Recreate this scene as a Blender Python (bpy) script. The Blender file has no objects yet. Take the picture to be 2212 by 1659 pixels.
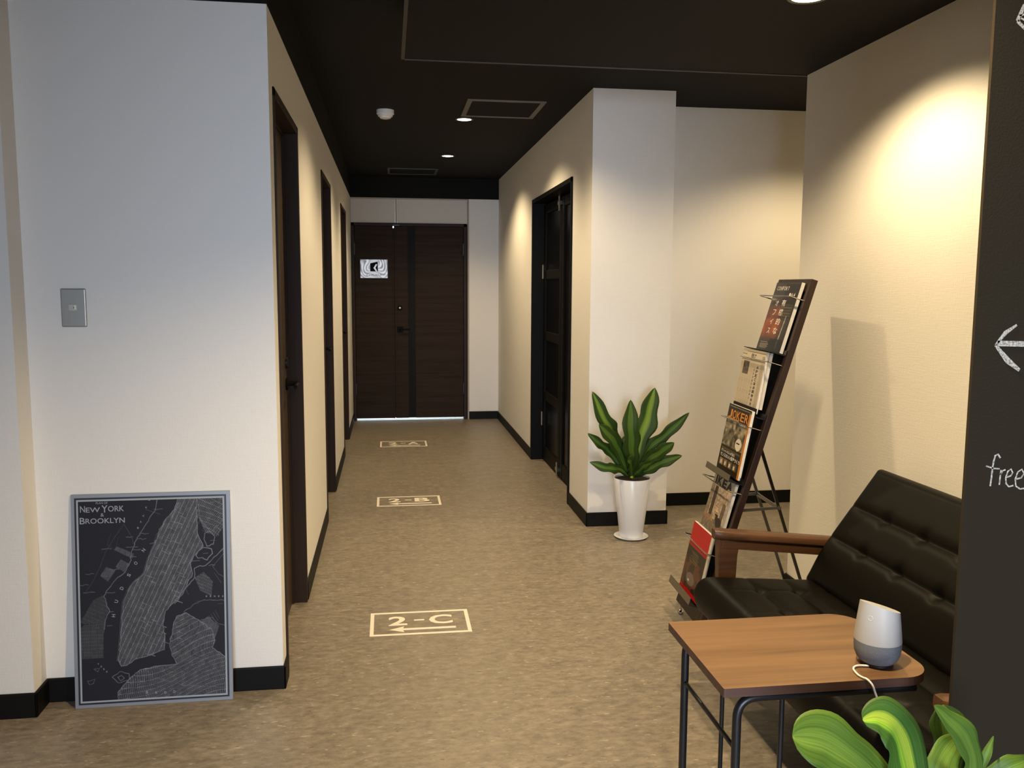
import bpy, bmesh, math, random
import numpy as np
from mathutils import Vector, Matrix

C = bpy.context.scene.collection
sc = bpy.context.scene

# ------------------------------------------------------------------ camera
F, YAW, PITCH, ROLL = 1871.8, 0.14089, -0.11170, 0.004727
cy_, sy_ = math.cos(YAW), math.sin(YAW)
cp_, sp_ = math.cos(PITCH), math.sin(PITCH)
fwd = Vector((sy_ * cp_, cy_ * cp_, sp_)); rgt = Vector((cy_, -sy_, 0)); up = rgt.cross(fwd)
cr, sr = math.cos(ROLL), math.sin(ROLL)
r2 = rgt * cr + up * sr; u2 = up * cr - rgt * sr
cam = bpy.data.cameras.new('camera'); camo = bpy.data.objects.new('camera', cam); C.objects.link(camo)
M = Matrix((r2, u2, -fwd)).transposed().to_4x4(); M.translation = Vector((0, 0, 1.4))
camo.matrix_world = M
cam.sensor_width = 36.0; cam.lens = 36.0 * F / 2212.0; cam.clip_start = 0.02; cam.clip_end = 100
sc.camera = camo

# ------------------------------------------------------------------ world and light
sc.view_settings.view_transform = 'Standard'; sc.view_settings.look = 'None'
sc.view_settings.gamma = 1.0; sc.view_settings.use_curve_mapping = False
sc.view_settings.exposure = 0.0
w = bpy.data.worlds.new('world'); sc.world = w; w.use_nodes = True
w.node_tree.nodes['Background'].inputs[0].default_value = (0.62, 0.78, 1.0, 1)
w.node_tree.nodes['Background'].inputs[1].default_value = 0.45
DAY = (0.69, 0.80, 0.98)
WARM = (1.0, 0.765, 0.44)

def area(name, loc, target, sx, sy, power, col):
    l = bpy.data.lights.new(name, 'AREA'); l.shape = 'RECTANGLE'; l.size = sx; l.size_y = sy
    l.energy = power; l.color = col
    o = bpy.data.objects.new(name, l); C.objects.link(o); o.location = loc
    d = Vector(target) - Vector(loc); o.rotation_euler = d.to_track_quat('-Z', 'Y').to_euler()
    return o
# daylight entering through the shop-front window behind the camera
area('window_daylight', (0.05, -3.45, 1.00), (1.50, 4.8, 0.40), 2.2, 1.5, 41, DAY).data.spread = math.radians(62)
# daylight of the lobby beyond the far double door
area('lobby_daylight', (0.2, 10.2, 2.0), (0.2, 9.3, 0.0), 1.5, 0.8, 220, (0.75, 0.9, 1.0))

# ------------------------------------------------------------------ materials
def mat(name, col, rough=0.6, metal=0.0, spec=0.5, coat=0.0):
    m = bpy.data.materials.new(name); m.use_nodes = True
    b = m.node_tree.nodes['Principled BSDF']
    b.inputs['Base Color'].default_value = (*col, 1); b.inputs['Roughness'].default_value = rough
    b.inputs['Metallic'].default_value = metal; b.inputs['Specular IOR Level'].default_value = spec
    b.inputs['Coat Weight'].default_value = coat
    return m
def N(m, t, **kw):
    n = m.node_tree.nodes.new(t)
    for k, v in kw.items(): setattr(n, k, v)
    return n
def bsdf(m): return m.node_tree.nodes['Principled BSDF']
def L(m, a, b): m.node_tree.links.new(a, b)
def coords(m, scale=(1, 1, 1), kind='Object', loc=(0, 0, 0)):
    tc = N(m, 'ShaderNodeTexCoord'); mp = N(m, 'ShaderNodeMapping')
    mp.inputs['Scale'].default_value = scale; mp.inputs['Location'].default_value = loc
    L(m, tc.outputs[kind], mp.inputs[0]); return mp.outputs[0]
def noise(m, vec, scale, detail=3, rough=0.5):
    n = N(m, 'ShaderNodeTexNoise'); n.inputs['Scale'].default_value = scale
    n.inputs['Detail'].default_value = detail; n.inputs['Roughness'].default_value = rough
    L(m, vec, n.inputs['Vector']); return n.outputs['Fac']
def ramp(m, fac, stops, interp='LINEAR'):
    r = N(m, 'ShaderNodeValToRGB'); r.color_ramp.interpolation = interp
    e = r.color_ramp.elements
    while len(e) < len(stops): e.new(0.5)
    for i, (p, c) in enumerate(stops): e[i].position = p; e[i].color = (*c, 1)
    L(m, fac, r.inputs[0]); return r.outputs[0]
def bump(m, h, strength, dist=0.002):
    b = N(m, 'ShaderNodeBump'); b.inputs['Strength'].default_value = strength
    b.inputs['Distance'].default_value = dist
    L(m, h, b.inputs['Height']); L(m, b.outputs[0], bsdf(m).inputs['Normal'])
def mixc(m, fac, a, b, mode='MIX'):
    x = N(m, 'ShaderNodeMix', data_type='RGBA', blend_type=mode)
    if isinstance(fac, float): x.inputs[0].default_value = fac
    else: L(m, fac, x.inputs[0])
    for i, v in ((6, a), (7, b)):
        if isinstance(v, tuple): x.inputs[i].default_value = (*v, 1)
        else: L(m, v, x.inputs[i])
    return x.outputs[2]

def wallpaper(name, col):
    m = mat(name, col, 0.85, spec=0.25)
    h1 = noise(m, coords(m, (18, 18, 330)), 1.0, 2)
    h2 = noise(m, coords(m, (240, 240, 60)), 1.0, 2)
    a = N(m, 'ShaderNodeMath', operation='ADD'); L(m, h1, a.inputs[0]); L(m, h2, a.inputs[1])
    bump(m, a.outputs[0], 0.35, 0.0012)
    return m
WALL = wallpaper('wallpaper_white', (0.80, 0.775, 0.735))
PANEL = mat('panel_white', (0.62, 0.58, 0.52), 0.6)
BLACKWALL = mat('chalkboard_paint', (0.025, 0.0180, 0.0085), 0.85, spec=0.25)
bump(BLACKWALL, noise(BLACKWALL, coords(BLACKWALL, (260, 260, 260)), 1.0, 3), 0.3, 0.001)
CEIL = mat('ceiling_black', (0.0068, 0.0064, 0.0056), 0.8, spec=0.2)
bump(CEIL, noise(CEIL, coords(CEIL, (120, 120, 120)), 1.0, 3), 0.3, 0.001)
BASEB = mat('skirting_black', (0.0050, 0.0047, 0.0043), 0.55, spec=0.16)
TRIMG = mat('ceiling_bead_grey', (0.055, 0.05, 0.042), 0.6)

FLOOR = mat('vinyl_floor', (0.3, 0.26, 0.2), 0.42, spec=0.42)
v1 = coords(FLOOR, (1, 1.9, 1))
big = noise(FLOOR, v1, 7.0, 4, 0.6)
sm = noise(FLOOR, v1, 24.0, 5, 0.65)
fl = noise(FLOOR, coords(FLOOR, (1, 2.6, 1), loc=(3.1, 1.7, 0)), 26.0, 3, 0.6)
dk = noise(FLOOR, coords(FLOOR, (1, 2.2, 1), loc=(7.3, 5.1, 0)), 30.0, 3, 0.6)
base = ramp(FLOOR, big, [(0.3, (0.212, 0.180, 0.140)), (0.7, (0.272, 0.232, 0.182))])
b2 = mixc(FLOOR, 1.0, base, ramp(FLOOR, sm, [(0.35, (0.72, 0.71, 0.69)), (0.65, (1.18, 1.18, 1.18))]), 'MULTIPLY')
b3 = mixc(FLOOR, ramp(FLOOR, fl, [(0.62, (0, 0, 0)), (0.70, (0.85, 0.85, 0.85))]), b2, (0.44, 0.39, 0.325))
b4 = mixc(FLOOR, ramp(FLOOR, dk, [(0.62, (0, 0, 0)), (0.70, (0.8, 0.8, 0.8))]), b3, (0.12, 0.10, 0.075))
L(FLOOR, b4, bsdf(FLOOR).inputs['Base Color'])
L(FLOOR, ramp(FLOOR, sm, [(0.3, (0.36, 0.36, 0.36)), (0.7, (0.5, 0.5, 0.5))]), bsdf(FLOOR).inputs['Roughness'])
bump(FLOOR, sm, 0.12, 0.001)

def wood(name, c1, c2, axis='Z', rough=0.45, scale=1.0, spec=0.4, coat=0.0, stretch=30):
    m = mat(name, c1, rough, spec=spec, coat=coat)
    s = {'X': (1.2, stretch, stretch), 'Y': (stretch, 1.2, stretch), 'Z': (stretch, stretch, 1.2)}[axis]
    s = tuple(q * scale for q in s)
    g = noise(m, coords(m, s), 1.0, 5, 0.6)
    g2 = noise(m, coords(m, tuple(q * 3.1 for q in s), loc=(4, 2, 1)), 1.0, 3, 0.6)
    a = N(m, 'ShaderNodeMath', operation='MULTIPLY_ADD'); L(m, g2, a.inputs[0]); a.inputs[1].default_value = 0.35; L(m, g, a.inputs[2])
    L(m, ramp(m, a.outputs[0], [(0.45, c1), (0.85, c2)]), bsdf(m).inputs['Base Color'])
    bump(m, g, 0.12, 0.001)
    return m
DOORW = wood('dark_oak_door', (0.017, 0.0105, 0.0062), (0.034, 0.021, 0.013), 'X', 0.6, spec=0.12)
LEAFW = wood('brown_door_leaf', (0.034, 0.020, 0.011), (0.062, 0.038, 0.022), 'Z', 0.5)
FRAMEW = wood('dark_door_frame', (0.022, 0.013, 0.009), (0.036, 0.0215, 0.015), 'Z', 0.55, spec=0.18)
INLAY = wood('charcoal_inlay', (0.007, 0.0062, 0.0062), (0.011, 0.0095, 0.009), 'Z', 0.55, spec=0.1)
WALNUT = wood('walnut_arm', (0.070, 0.030, 0.013), (0.125, 0.056, 0.026), 'X', 0.38, spec=0.4, coat=0.05)
RACKW = wood('dark_walnut_rack', (0.018, 0.009, 0.0065), (0.034, 0.017, 0.012), 'Z', 0.4)
TOPW = wood('oak_tabletop', (0.120, 0.060, 0.024), (0.225, 0.125, 0.057), 'X', 0.42, scale=0.9, stretch=22)
EDGEW = wood('table_edge', (0.075, 0.037, 0.027), (0.12, 0.062, 0.045), 'X', 0.5)
BLACKM = mat('black_metal', (0.010, 0.010, 0.011), 0.38, spec=0.5)
BLACKP = mat('black_frame', (0.0032, 0.0030, 0.0027), 0.55, spec=0.12)
GLASSB = mat('dark_glass', (0.002, 0.002, 0.0025), 0.25, spec=0.15)
def emit(name, col, s):
    m = mat(name, (0, 0, 0), 0.5); b = bsdf(m)
    b.inputs['Emission Color'].default_value = (*col, 1); b.inputs['Emission Strength'].default_value = s
    return m
MATTEK = mat('matte_black', (0.004, 0.004, 0.004), 0.6, spec=0.1)
SIGNW = emit('sign_white', (0.62, 0.64, 0.68), 0.8)
CHROME = mat('chrome', (0.62, 0.60, 0.56), 0.16, metal=1.0)
DULLM = mat('brushed_steel', (0.34, 0.31, 0.26), 0.42, metal=1.0)
GREYP = mat('grey_vent_frame', (0.13, 0.12, 0.105), 0.5)
DGREYP = mat('dark_vent_frame', (0.055, 0.052, 0.048), 0.5)
WHITEP = mat('white_plastic', (0.82, 0.80, 0.77), 0.4)
CERAM = mat('white_glazed_pot', (0.80, 0.82, 0.87), 0.28, spec=0.5)
SOIL = mat('dark_soil', (0.02, 0.015, 0.01), 0.95)
bump(SOIL, noise(SOIL, coords(SOIL), 120, 4), 0.8, 0.004)
DECAL = mat('cream_floor_vinyl', (0.88, 0.80, 0.68), 0.55)
PLATE = mat('satin_metal_plate', (0.36, 0.35, 0.32), 0.38, metal=0.6)
CHALK = mat('chalk', (0.62, 0.60, 0.56), 0.95, spec=0.1)
L(CHALK, ramp(CHALK, noise(CHALK, coords(CHALK), 260, 3), [(0.35, (0.22, 0.20, 0.17)), (0.6, (0.66, 0.60, 0.50))]), bsdf(CHALK).inputs['Base Color'])
LEATHER = mat('black_leather', (0.0034, 0.0029, 0.0018), 0.44, spec=0.11)
lv = N(LEATHER, 'ShaderNodeTexVoronoi'); lv.inputs['Scale'].default_value = 420
L(LEATHER, coords(LEATHER), lv.inputs['Vector']); bump(LEATHER, lv.outputs[0], 0.10, 0.0006)
FABRIC = mat('grey_fabric', (0.22, 0.235, 0.27), 0.9, spec=0.2)
fn = noise(FABRIC, coords(FABRIC), 1400, 2)
L(FABRIC, ramp(FABRIC, fn, [(0.35, (0.12, 0.13, 0.155)), (0.65, (0.25, 0.26, 0.29))]), bsdf(FABRIC).inputs['Base Color'])
bump(FABRIC, fn, 0.4, 0.0005)
PAPER = mat('page_block', (0.80, 0.76, 0.68), 0.7)
L(PAPER, ramp(PAPER, noise(PAPER, coords(PAPER, (900, 900, 20)), 1, 2), [(0.3, (0.62, 0.58, 0.52)), (0.7, (0.85, 0.81, 0.74))]), bsdf(PAPER).inputs['Base Color'])
PRINTW = mat('white_print', (0.80, 0.77, 0.70), 0.5)
PRINTK = mat('black_print', (0.015, 0.014, 0.013), 0.5)
PRINTG = mat('grey_print', (0.20, 0.18, 0.16), 0.6)
PRINTO = mat('orange_print', (0.66, 0.27, 0.035), 0.45)
SILVER = mat('silver_board', (0.26, 0.28, 0.32), 0.45, metal=0.25)
SILVERP = mat('silver_lettering', (0.30, 0.31, 0.34), 0.45, metal=0.2)

LAMP = emit('lamp_diffuser', (1.0, 0.86, 0.62), 9.0)
LED = emit('status_led', (0.9, 0.95, 1.0), 5.0)

def vcol_mat(name, rough=0.4, metal=0.0, emission=0.0, coat=0.0):
    m = mat(name, (1, 1, 1), rough, metal, coat=coat)
    a = N(m, 'ShaderNodeAttribute', attribute_name='print')
    L(m, a.outputs['Color'], bsdf(m).inputs['Base Color'])
    if emission:
        L(m, a.outputs['Color'], bsdf(m).inputs['Emission Color']); bsdf(m).inputs['Emission Strength'].default_value = emission
    return m
COVER = vcol_mat('printed_cover', 0.3)
NEWSP = vcol_mat('newsprint', 0.8)
MAPP = vcol_mat('printed_map', 0.6); bsdf(MAPP).inputs['Specular IOR Level'].default_value = 0.25
SCREEN = vcol_mat('lit_sign_face', 0.5, emission=0.62)

LEAF = mat('striped_leaf', (0.1, 0.2, 0.03), 0.5, spec=0.22)
uvn = N(LEAF, 'ShaderNodeUVMap'); sep = N(LEAF, 'ShaderNodeSeparateXYZ'); L(LEAF, uvn.outputs[0], sep.inputs[0])
nz = noise(LEAF, uvn.outputs[0], 6.0, 3)
stv = N(LEAF, 'ShaderNodeTexNoise'); stm = N(LEAF, 'ShaderNodeMapping'); stm.inputs['Scale'].default_value = (30, 1.5, 1)
L(LEAF, uvn.outputs[0], stm.inputs[0]); L(LEAF, stm.outputs[0], stv.inputs['Vector']); stv.inputs['Scale'].default_value = 1.0
lc = ramp(LEAF, sep.outputs[0], [(0.0, (0.026, 0.056, 0.010)), (0.30, (0.030, 0.070, 0.012)), (0.36, (0.13, 0.215, 0.030)),
          (0.50, (0.20, 0.33, 0.040)), (0.64, (0.13, 0.215, 0.030)), (0.70, (0.030, 0.070, 0.012)), (1.0, (0.026, 0.056, 0.010))])
lc2 = mixc(LEAF, 1.0, lc, ramp(LEAF, stv.outputs['Fac'], [(0.3, (0.65, 0.7, 0.6)), (0.7, (1.25, 1.2, 1.1))]), 'MULTIPLY')
L(LEAF, lc2, bsdf(LEAF).inputs['Base Color'])
bsdf(LEAF).inputs['Subsurface Weight'].default_value = 0.0
bump(LEAF, stv.outputs['Fac'], 0.3, 0.001)
def leaf_variant(name, stops):
    m = LEAF.copy(); m.name = name
    for n in m.node_tree.nodes:
        if n.type == 'VALTORGB' and len(n.color_ramp.elements) == 7:
            for e, c in zip(n.color_ramp.elements, stops): e.color = (*c, 1)
    return m
D_ = (0.028, 0.060, 0.011); G_ = (0.080, 0.150, 0.022)
LEAFG = leaf_variant('green_leaf', [D_, D_, G_, (0.075, 0.165, 0.024), G_, D_, D_])
B1_ = (0.080, 0.150, 0.022); B2_ = (0.125, 0.215, 0.034)
LEAFB = leaf_variant('bright_green_leaf', [B1_, B1_, B2_, B2_, B2_, B1_, B1_])
LEAFY = leaf_variant('yellow_striped_leaf', [(0.05, 0.11, 0.02), (0.06, 0.15, 0.02), (0.20, 0.40, 0.03), (0.34, 0.45, 0.045), (0.32, 0.43, 0.045), (0.05, 0.13, 0.02), (0.05, 0.10, 0.02)])

# ------------------------------------------------------------------ object helpers
def link_mesh(name, bm, m, parent=None, smooth=False, bevel=0.0, mats=None):
    me = bpy.data.meshes.new(name)
    bmesh.ops.recalc_face_normals(bm, faces=bm.faces)
    if smooth:
        for f in bm.faces: f.smooth = True
    bm.to_mesh(me); bm.free()
    for x in (mats or [m]): me.materials.append(x)
    o = bpy.data.objects.new(name, me); C.objects.link(o)
    if parent is not None:
        o.parent = parent; o.matrix_parent_inverse = Matrix.Translation(parent.location).inverted()
    if bevel:
        b = o.modifiers.new('bevel', 'BEVEL'); b.width = bevel; b.segments = 3; b.limit_method = 'ANGLE'; b.angle_limit = math.radians(40)
        b.harden_normals = False
    return o
def empty(name, loc, label, cat, group=None, kind=None):
    o = bpy.data.objects.new(name, None); C.objects.link(o); o.location = loc; o.empty_display_size = 0.05
    return tag(o, label, cat, group, kind)
def tag(o, label=None, cat=None, group=None, kind=None):
    if label: o['label'] = label
    if cat: o['category'] = cat
    if group: o['group'] = group
    if kind: o['kind'] = kind
    return o
def struct(name, bm, m, parent=None, **kw):
    o = link_mesh(name, bm, m, parent, **kw)
    if parent is None: o['kind'] = 'structure'
    return o
def box(bm, x0, x1, y0, y1, z0, z1, mi=0):
    vs = [bm.verts.new((x, y, z)) for x in (x0, x1) for y in (y0, y1) for z in (z0, z1)]
    for f in ((0, 1, 3, 2), (4, 6, 7, 5), (0, 4, 5, 1), (2, 3, 7, 6), (0, 2, 6, 4), (1, 5, 7, 3)):
        fc = bm.faces.new([vs[i] for i in f]); fc.material_index = mi
def obox(bm, O, ex, ey, ez, a0, a1, b0, b1, c0, c1):
    """box in an oriented frame"""
    vs = [bm.verts.new(O + ex * a + ey * b + ez * c) for a in (a0, a1) for b in (b0, b1) for c in (c0, c1)]
    for f in ((0, 1, 3, 2), (4, 6, 7, 5), (0, 4, 5, 1), (2, 3, 7, 6), (0, 2, 6, 4), (1, 5, 7, 3)):
        bm.faces.new([vs[i] for i in f])
def B(): return bmesh.new()
def tube(bm, pts, r, n=12, closed=False, caps=True):
    pts = [Vector(p) for p in pts]; rings = []
    rr = r if isinstance(r, (list, tuple)) else [r] * len(pts)
    N_ = len(pts); prev = None
    for i, p in enumerate(pts):
        if closed: t = (pts[(i + 1) % N_] - pts[i - 1]).normalized()
        else: t = (pts[min(i + 1, N_ - 1)] - pts[max(i - 1, 0)]).normalized()
        if prev is None:
            a = Vector((0, 0, 1)) if abs(t.z) < 0.9 else Vector((1, 0, 0))
            prev = (a - t * a.dot(t)).normalized()
        else: prev = (prev - t * prev.dot(t)).normalized()
        q = t.cross(prev)
        rings.append([bm.verts.new(p + (prev * math.cos(2 * math.pi * k / n) + q * math.sin(2 * math.pi * k / n)) * rr[i]) for k in range(n)])
    for i in range(N_ if closed else N_ - 1):
        A, Bq = rings[i], rings[(i + 1) % N_]
        for k in range(n): bm.faces.new((A[k], A[(k + 1) % n], Bq[(k + 1) % n], Bq[k]))
    if caps and not closed: bm.faces.new(rings[0][::-1]); bm.faces.new(rings[-1])
def fillet(pts, r, seg=6):
    """round the inner corners of a polyline"""
    pts = [Vector(p) for p in pts]; out = [pts[0]]
    for i in range(1, len(pts) - 1):
        a = (pts[i - 1] - pts[i]); b = (pts[i + 1] - pts[i])
        d = min(r, a.length * 0.49, b.length * 0.49); p0 = pts[i] + a.normalized() * d; p2 = pts[i] + b.normalized() * d
        for k in range(seg + 1):
            t = k / seg; out.append(p0 * (1 - t) ** 2 + pts[i] * 2 * t * (1 - t) + p2 * t * t)
    out.append(pts[-1]); return out
def lathe(bm, prof, n=48, c=(0, 0, 0), cap0=True, cap1=True):
    rings = [[bm.verts.new((c[0] + r * math.cos(2 * math.pi * k / n), c[1] + r * math.sin(2 * math.pi * k / n), c[2] + z)) for k in range(n)] for r, z in prof]
    for A, Bq in zip(rings, rings[1:]):
        for k in range(n): bm.faces.new((A[k], A[(k + 1) % n], Bq[(k + 1) % n], Bq[k]))
    if cap0: bm.faces.new(rings[0][::-1])
    if cap1: bm.faces.new(rings[-1])
    return rings
def prism(bm, poly, z0, z1):
    a = [bm.verts.new((x, y, z0)) for x, y in poly]; b = [bm.verts.new((x, y, z1)) for x, y in poly]
    bm.faces.new(a[::-1]); bm.faces.new(b)
    for i in range(len(poly)):
        j = (i + 1) % len(poly); bm.faces.new((a[i], a[j], b[j], b[i]))
def auto_smooth(o, ang=35):
    for p in o.data.polygons: p.use_smooth = True
    o.data.set_sharp_from_angle(angle=math.radians(ang))
    return o
def text_into(bm, s, O, ex, ey, width, height, bold=0.0, lift=0.0, thick=0.0003, space=1.0, keep=False):
    cu = bpy.data.curves.new('t', 'FONT'); cu.body = s; cu.size = 1; cu.offset = bold; cu.space_character = space
    cu.resolution_u = 3
    o = bpy.data.objects.new('t', cu); C.objects.link(o)
    dg = bpy.context.evaluated_depsgraph_get(); me = bpy.data.meshes.new_from_object(o.evaluated_get(dg))
    if not me.vertices: bpy.data.objects.remove(o); return
    xs = [v.co.x for v in me.vertices]; ys = [v.co.y for v in me.vertices]
    x0, x1, y0, y1 = min(xs), max(xs), min(ys), max(ys)
    sx = width / max(x1 - x0, 1e-6); sy = height / max(y1 - y0, 1e-6)
    if keep: sx = sy = min(sx, sy)
    ez = ex.cross(ey)
    tmp = bmesh.new(); tmp.from_mesh(me)
    vm = {}
    for v in tmp.verts: vm[v] = bm.verts.new(O + ex * ((v.co.x - x0) * sx) + ey * ((v.co.y - y0) * sy) + ez * lift)
    for f in tmp.faces:
        try: bm.faces.new([vm[v] for v in f.verts])
        except ValueError: pass
    tmp.free(); bpy.data.objects.remove(o); bpy.data.curves.remove(cu); bpy.data.meshes.remove(me)
def ribbon(bm, pts, wd, ez, lift=0.0):
    """flat stroke along 3-D points, in the plane with normal ez"""
    pts = [Vector(p) for p in pts]; ww = wd if isinstance(wd, (list, tuple)) else [wd] * len(pts); pr = []
    for i, p in enumerate(pts):
        t = (pts[min(i + 1, len(pts) - 1)] - pts[max(i - 1, 0)]).normalized(); q = ez.cross(t).normalized() * ww[i] / 2
        pr.append((bm.verts.new(p + q + ez * lift), bm.verts.new(p - q + ez * lift)))
    for a, b in zip(pr, pr[1:]): bm.faces.new((a[0], a[1], b[1], b[0]))
def image_sheet(name, img, P, m, parent):
    """img: (h,w,3) linear colours, row 0 on top; P(u,v) with v=1 on top -> point"""
    h, w_ = img.shape[:2]
    us = np.linspace(0, 1, w_ + 1); vs = np.linspace(1, 0, h + 1)
    verts = [tuple(P(u, v)) for v in vs for u in us]
    W1 = w_ + 1
    faces = [(i * W1 + j, (i + 1) * W1 + j, (i + 1) * W1 + j + 1, i * W1 + j + 1) for i in range(h) for j in range(w_)]
    me = bpy.data.meshes.new(name); me.from_pydata(verts, [], faces); me.update()
    at = me.attributes.new('print', 'FLOAT_COLOR', 'CORNER')
    c = np.ones((h * w_, 4), np.float32); c[:, :3] = img.reshape(-1, 3)
    at.data.foreach_set('color', np.repeat(c, 4, axis=0).ravel())
    me.materials.append(m)
    o = bpy.data.objects.new(name, me); C.objects.link(o)
    o.parent = parent; o.matrix_parent_inverse = Matrix.Translation(parent.location).inverted()
    return o
X, Y, Z = Vector((1, 0, 0)), Vector((0, 1, 0)), Vector((0, 0, 1))

# ------------------------------------------------------------------ dimensions
LX, RX, YE, YC, CX, YB = -0.379, 1.141, 9.092, 4.867, 1.619, 5.279
WX, WY, ZC, ZS, ZL, YL, HB = 1.818, 3.687, 2.503, 2.323, 2.298, 2.98, 0.083
DOORS = [(3.070, 3.845), (5.165, 5.945), (7.190, 8.000)]; DZ = 2.062
DE = 2.045
BY, BX0 = 1.42, 1.0375      # black partition

# floor, ceiling
bm = B(); box(bm, -2.8, 4.6, -3.6, 11.0, -0.1, 0.0); struct('floor', bm, FLOOR)
bm = B(); box(bm, -2.8, 4.6, -3.6, 11.0, ZC, ZC + 0.1); box(bm, 0.072, 4.6, -3.6, 3.697, ZS, ZC + 0.01)
box(bm, LX - 0.01, RX + 0.01, YE - 0.012, YE + 0.2, 2.298, ZC + 0.01)
struct('ceiling', bm, CEIL)
bm = B(); box(bm, 0.060, 0.0735, -3.6, 3.70, ZS - 0.003, ZS + 0.004); box(bm, 0.060, WX + 0.2, 3.690, 3.702, ZS - 0.003, ZS + 0.004)
struct('trim_1', bm, TRIMG)
# black band above the left wall
bm = B(); box(bm, -2.7, LX + 0.002, YL - 0.002, YE, ZL, ZC + 0.01); box(bm, -2.7, -1.153, 2.875, 3.0, ZL, ZC + 0.01); struct('trim_2', bm, CEIL)

# left wall with three door recesses
bm = B(); REC = 0.13
box(bm, -2.7, LX - REC, YL, YE, 0, ZL)
ys = [YL] + [v for d in DOORS for v in d] + [YE + 0.1]
for i in range(0, len(ys), 2): box(bm, LX - REC, LX, ys[i], ys[i + 1], 0, ZL)
for a, b in DOORS: box(bm, LX - REC, LX, a, b, DZ, ZL)
struct('wall_left', bm, WALL)
bm = B(); box(bm, -2.7, -1.155, 2.877, YL + 0.01, 0, ZL); struct('wall_pillar_left', bm, WALL)
# far end wall : right part (return), panels over the door
bm = B(); box(bm, 0.832, RX + 0.1, YE, YE + 0.14, 0, 2.298); box(bm, LX - 0.13, LX + 0.0, YE, YE + 0.14, 0, 2.298); struct('wall_end', bm, WALL)
bm = B(); box(bm, LX, 0.070, YE + 0.012, YE + 0.1, DE, 2.285); box(bm, 0.095, 0.815, YE + 0.012, YE + 0.1, DE, 2.285)
struct('trim_3', bm, PANEL, bevel=0.002)
bm = B(); box(bm, 0.072, 0.093, YE + 0.005, YE + 0.1, DE, 2.285); box(bm, 0.817, 0.831, YE + 0.004, YE + 0.1, 0, 2.285); box(bm, LX, 0.831, YE + 0.004, YE + 0.1, 2.285, 2.299)
struct('trim_4', bm, mat('taupe_joint', (0.40, 0.34, 0.28), 0.6))
# right corridor wall and column
D5 = (5.385, 6.900, 2.083)
bm = B()
box(bm, RX, CX, YC, D5[0], 0, ZC); box(bm, RX, RX + 0.14, D5[1], YE + 0.1, 0, ZC); box(bm, RX, RX + 0.14, D5[0], D5[1], D5[2], ZC)
struct('wall_right', bm, WALL)
bm = B(); box(bm, CX - 0.01, 4.6, YB, YB + 0.14, 0, ZC); struct('wall_back', bm, WALL)
bm = B(); box(bm, WX, 4.5, BY + 0.1, WY, 0, ZC); struct('wall_lounge', bm, WALL)
bm = B(); box(bm, BX0, 3.2, BY, BY + 0.007, 0, ZC); struct('wall_black', bm, BLACKWALL)
bm = B(); box(bm, 4.5, 4.6, 3.5, 5.4, 0, ZC); struct('wall_passage_end', bm, WALL)
# unseen enclosure of the room behind the camera
bm = B(); box(bm, -2.8, -2.7, -3.6, 3.1, 0, ZC); struct('wall_far_left', bm, WALL)
bm = B(); box(bm, 3.2, 3.3, -3.6, BY + 0.13, 0, ZC); struct('wall_far_right', bm, WALL)
bm = B(); box(bm, -2.8, -1.10, -3.7, -3.6, 0, ZC); box(bm, 1.60, 3.3, -3.7, -3.6, 0, ZC); box(bm, -1.10, 1.60, -3.7, -3.6, 0, 0.15); box(bm, -1.10, 1.60, -3.7, -3.6, 2.0, ZC)
struct('wall_front', bm, WALL)
# room behind the folding door, lobby behind the double door
bm = B(); box(bm, RX + 0.14, 3.0, D5[0] - 0.05, D5[0], 0, ZC); box(bm, RX + 0.14, 3.0, 7.2, 7.25, 0, ZC); box(bm, 3.0, 3.05, D5[0] - 0.05, 7.25, 0, ZC)
struct('wall_side_room', bm, BLACKP)
bm = B(); box(bm, -1.6, 2.4, 11.0, 11.1, 0, ZC); box(bm, -1.7, -1.6, YE + 0.14, 11.1, 0, ZC); box(bm, 2.4, 2.5, YE + 0.14, 11.1, 0, ZC); struct('wall_lobby', bm, WHITEP)
bm = B(); box(bm, LX + 0.03, 0.79, YE + 0.13, 11.0, -0.05, 0.003); struct('floor_lobby', bm, WHITEP)

# skirting boards
T = 0.009
def skirt(name, boxes):
    bm = B()
    for b in boxes: box(bm, *b, 0, HB)
    o = struct(name, bm, BASEB, bevel=0.004)
skirt('baseboard_left', [(LX - 0.001, LX + T, YL - T, DOORS[0][0]), (LX - 0.001, LX + T, DOORS[0][1], DOORS[1][0]), (LX - 0.001, LX + T, DOORS[1][1], DOORS[2][0]), (LX - 0.001, LX + T, DOORS[2][1], YE),
                         (-1.156, LX + T, YL - T, YL + 0.001)])
skirt('baseboard_pillar', [(-2.7, -1.155 + T, 2.877 - T, 2.878), (-1.156, -1.155 + T, 2.877 - T, YL)])
skirt('baseboard_end', [(0.832, RX, YE - T, YE + 0.001)])
skirt('baseboard_right', [(RX - T, RX + 0.001, D5[1], YE), (RX - T, RX + 0.001, YC - T, D5[0]), (RX - T, CX + T, YC - T, YC + 0.001), (CX - 0.001, CX + T, YC - T, YB)])
skirt('baseboard_back', [(CX, 4.5, YB - T, YB + 0.001)])
skirt('baseboard_lounge', [(WX - T, WX + 0.001, BY + 0.13, WY + T), (WX - T, 4.5, WY - 0.001, WY + T)])

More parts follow.
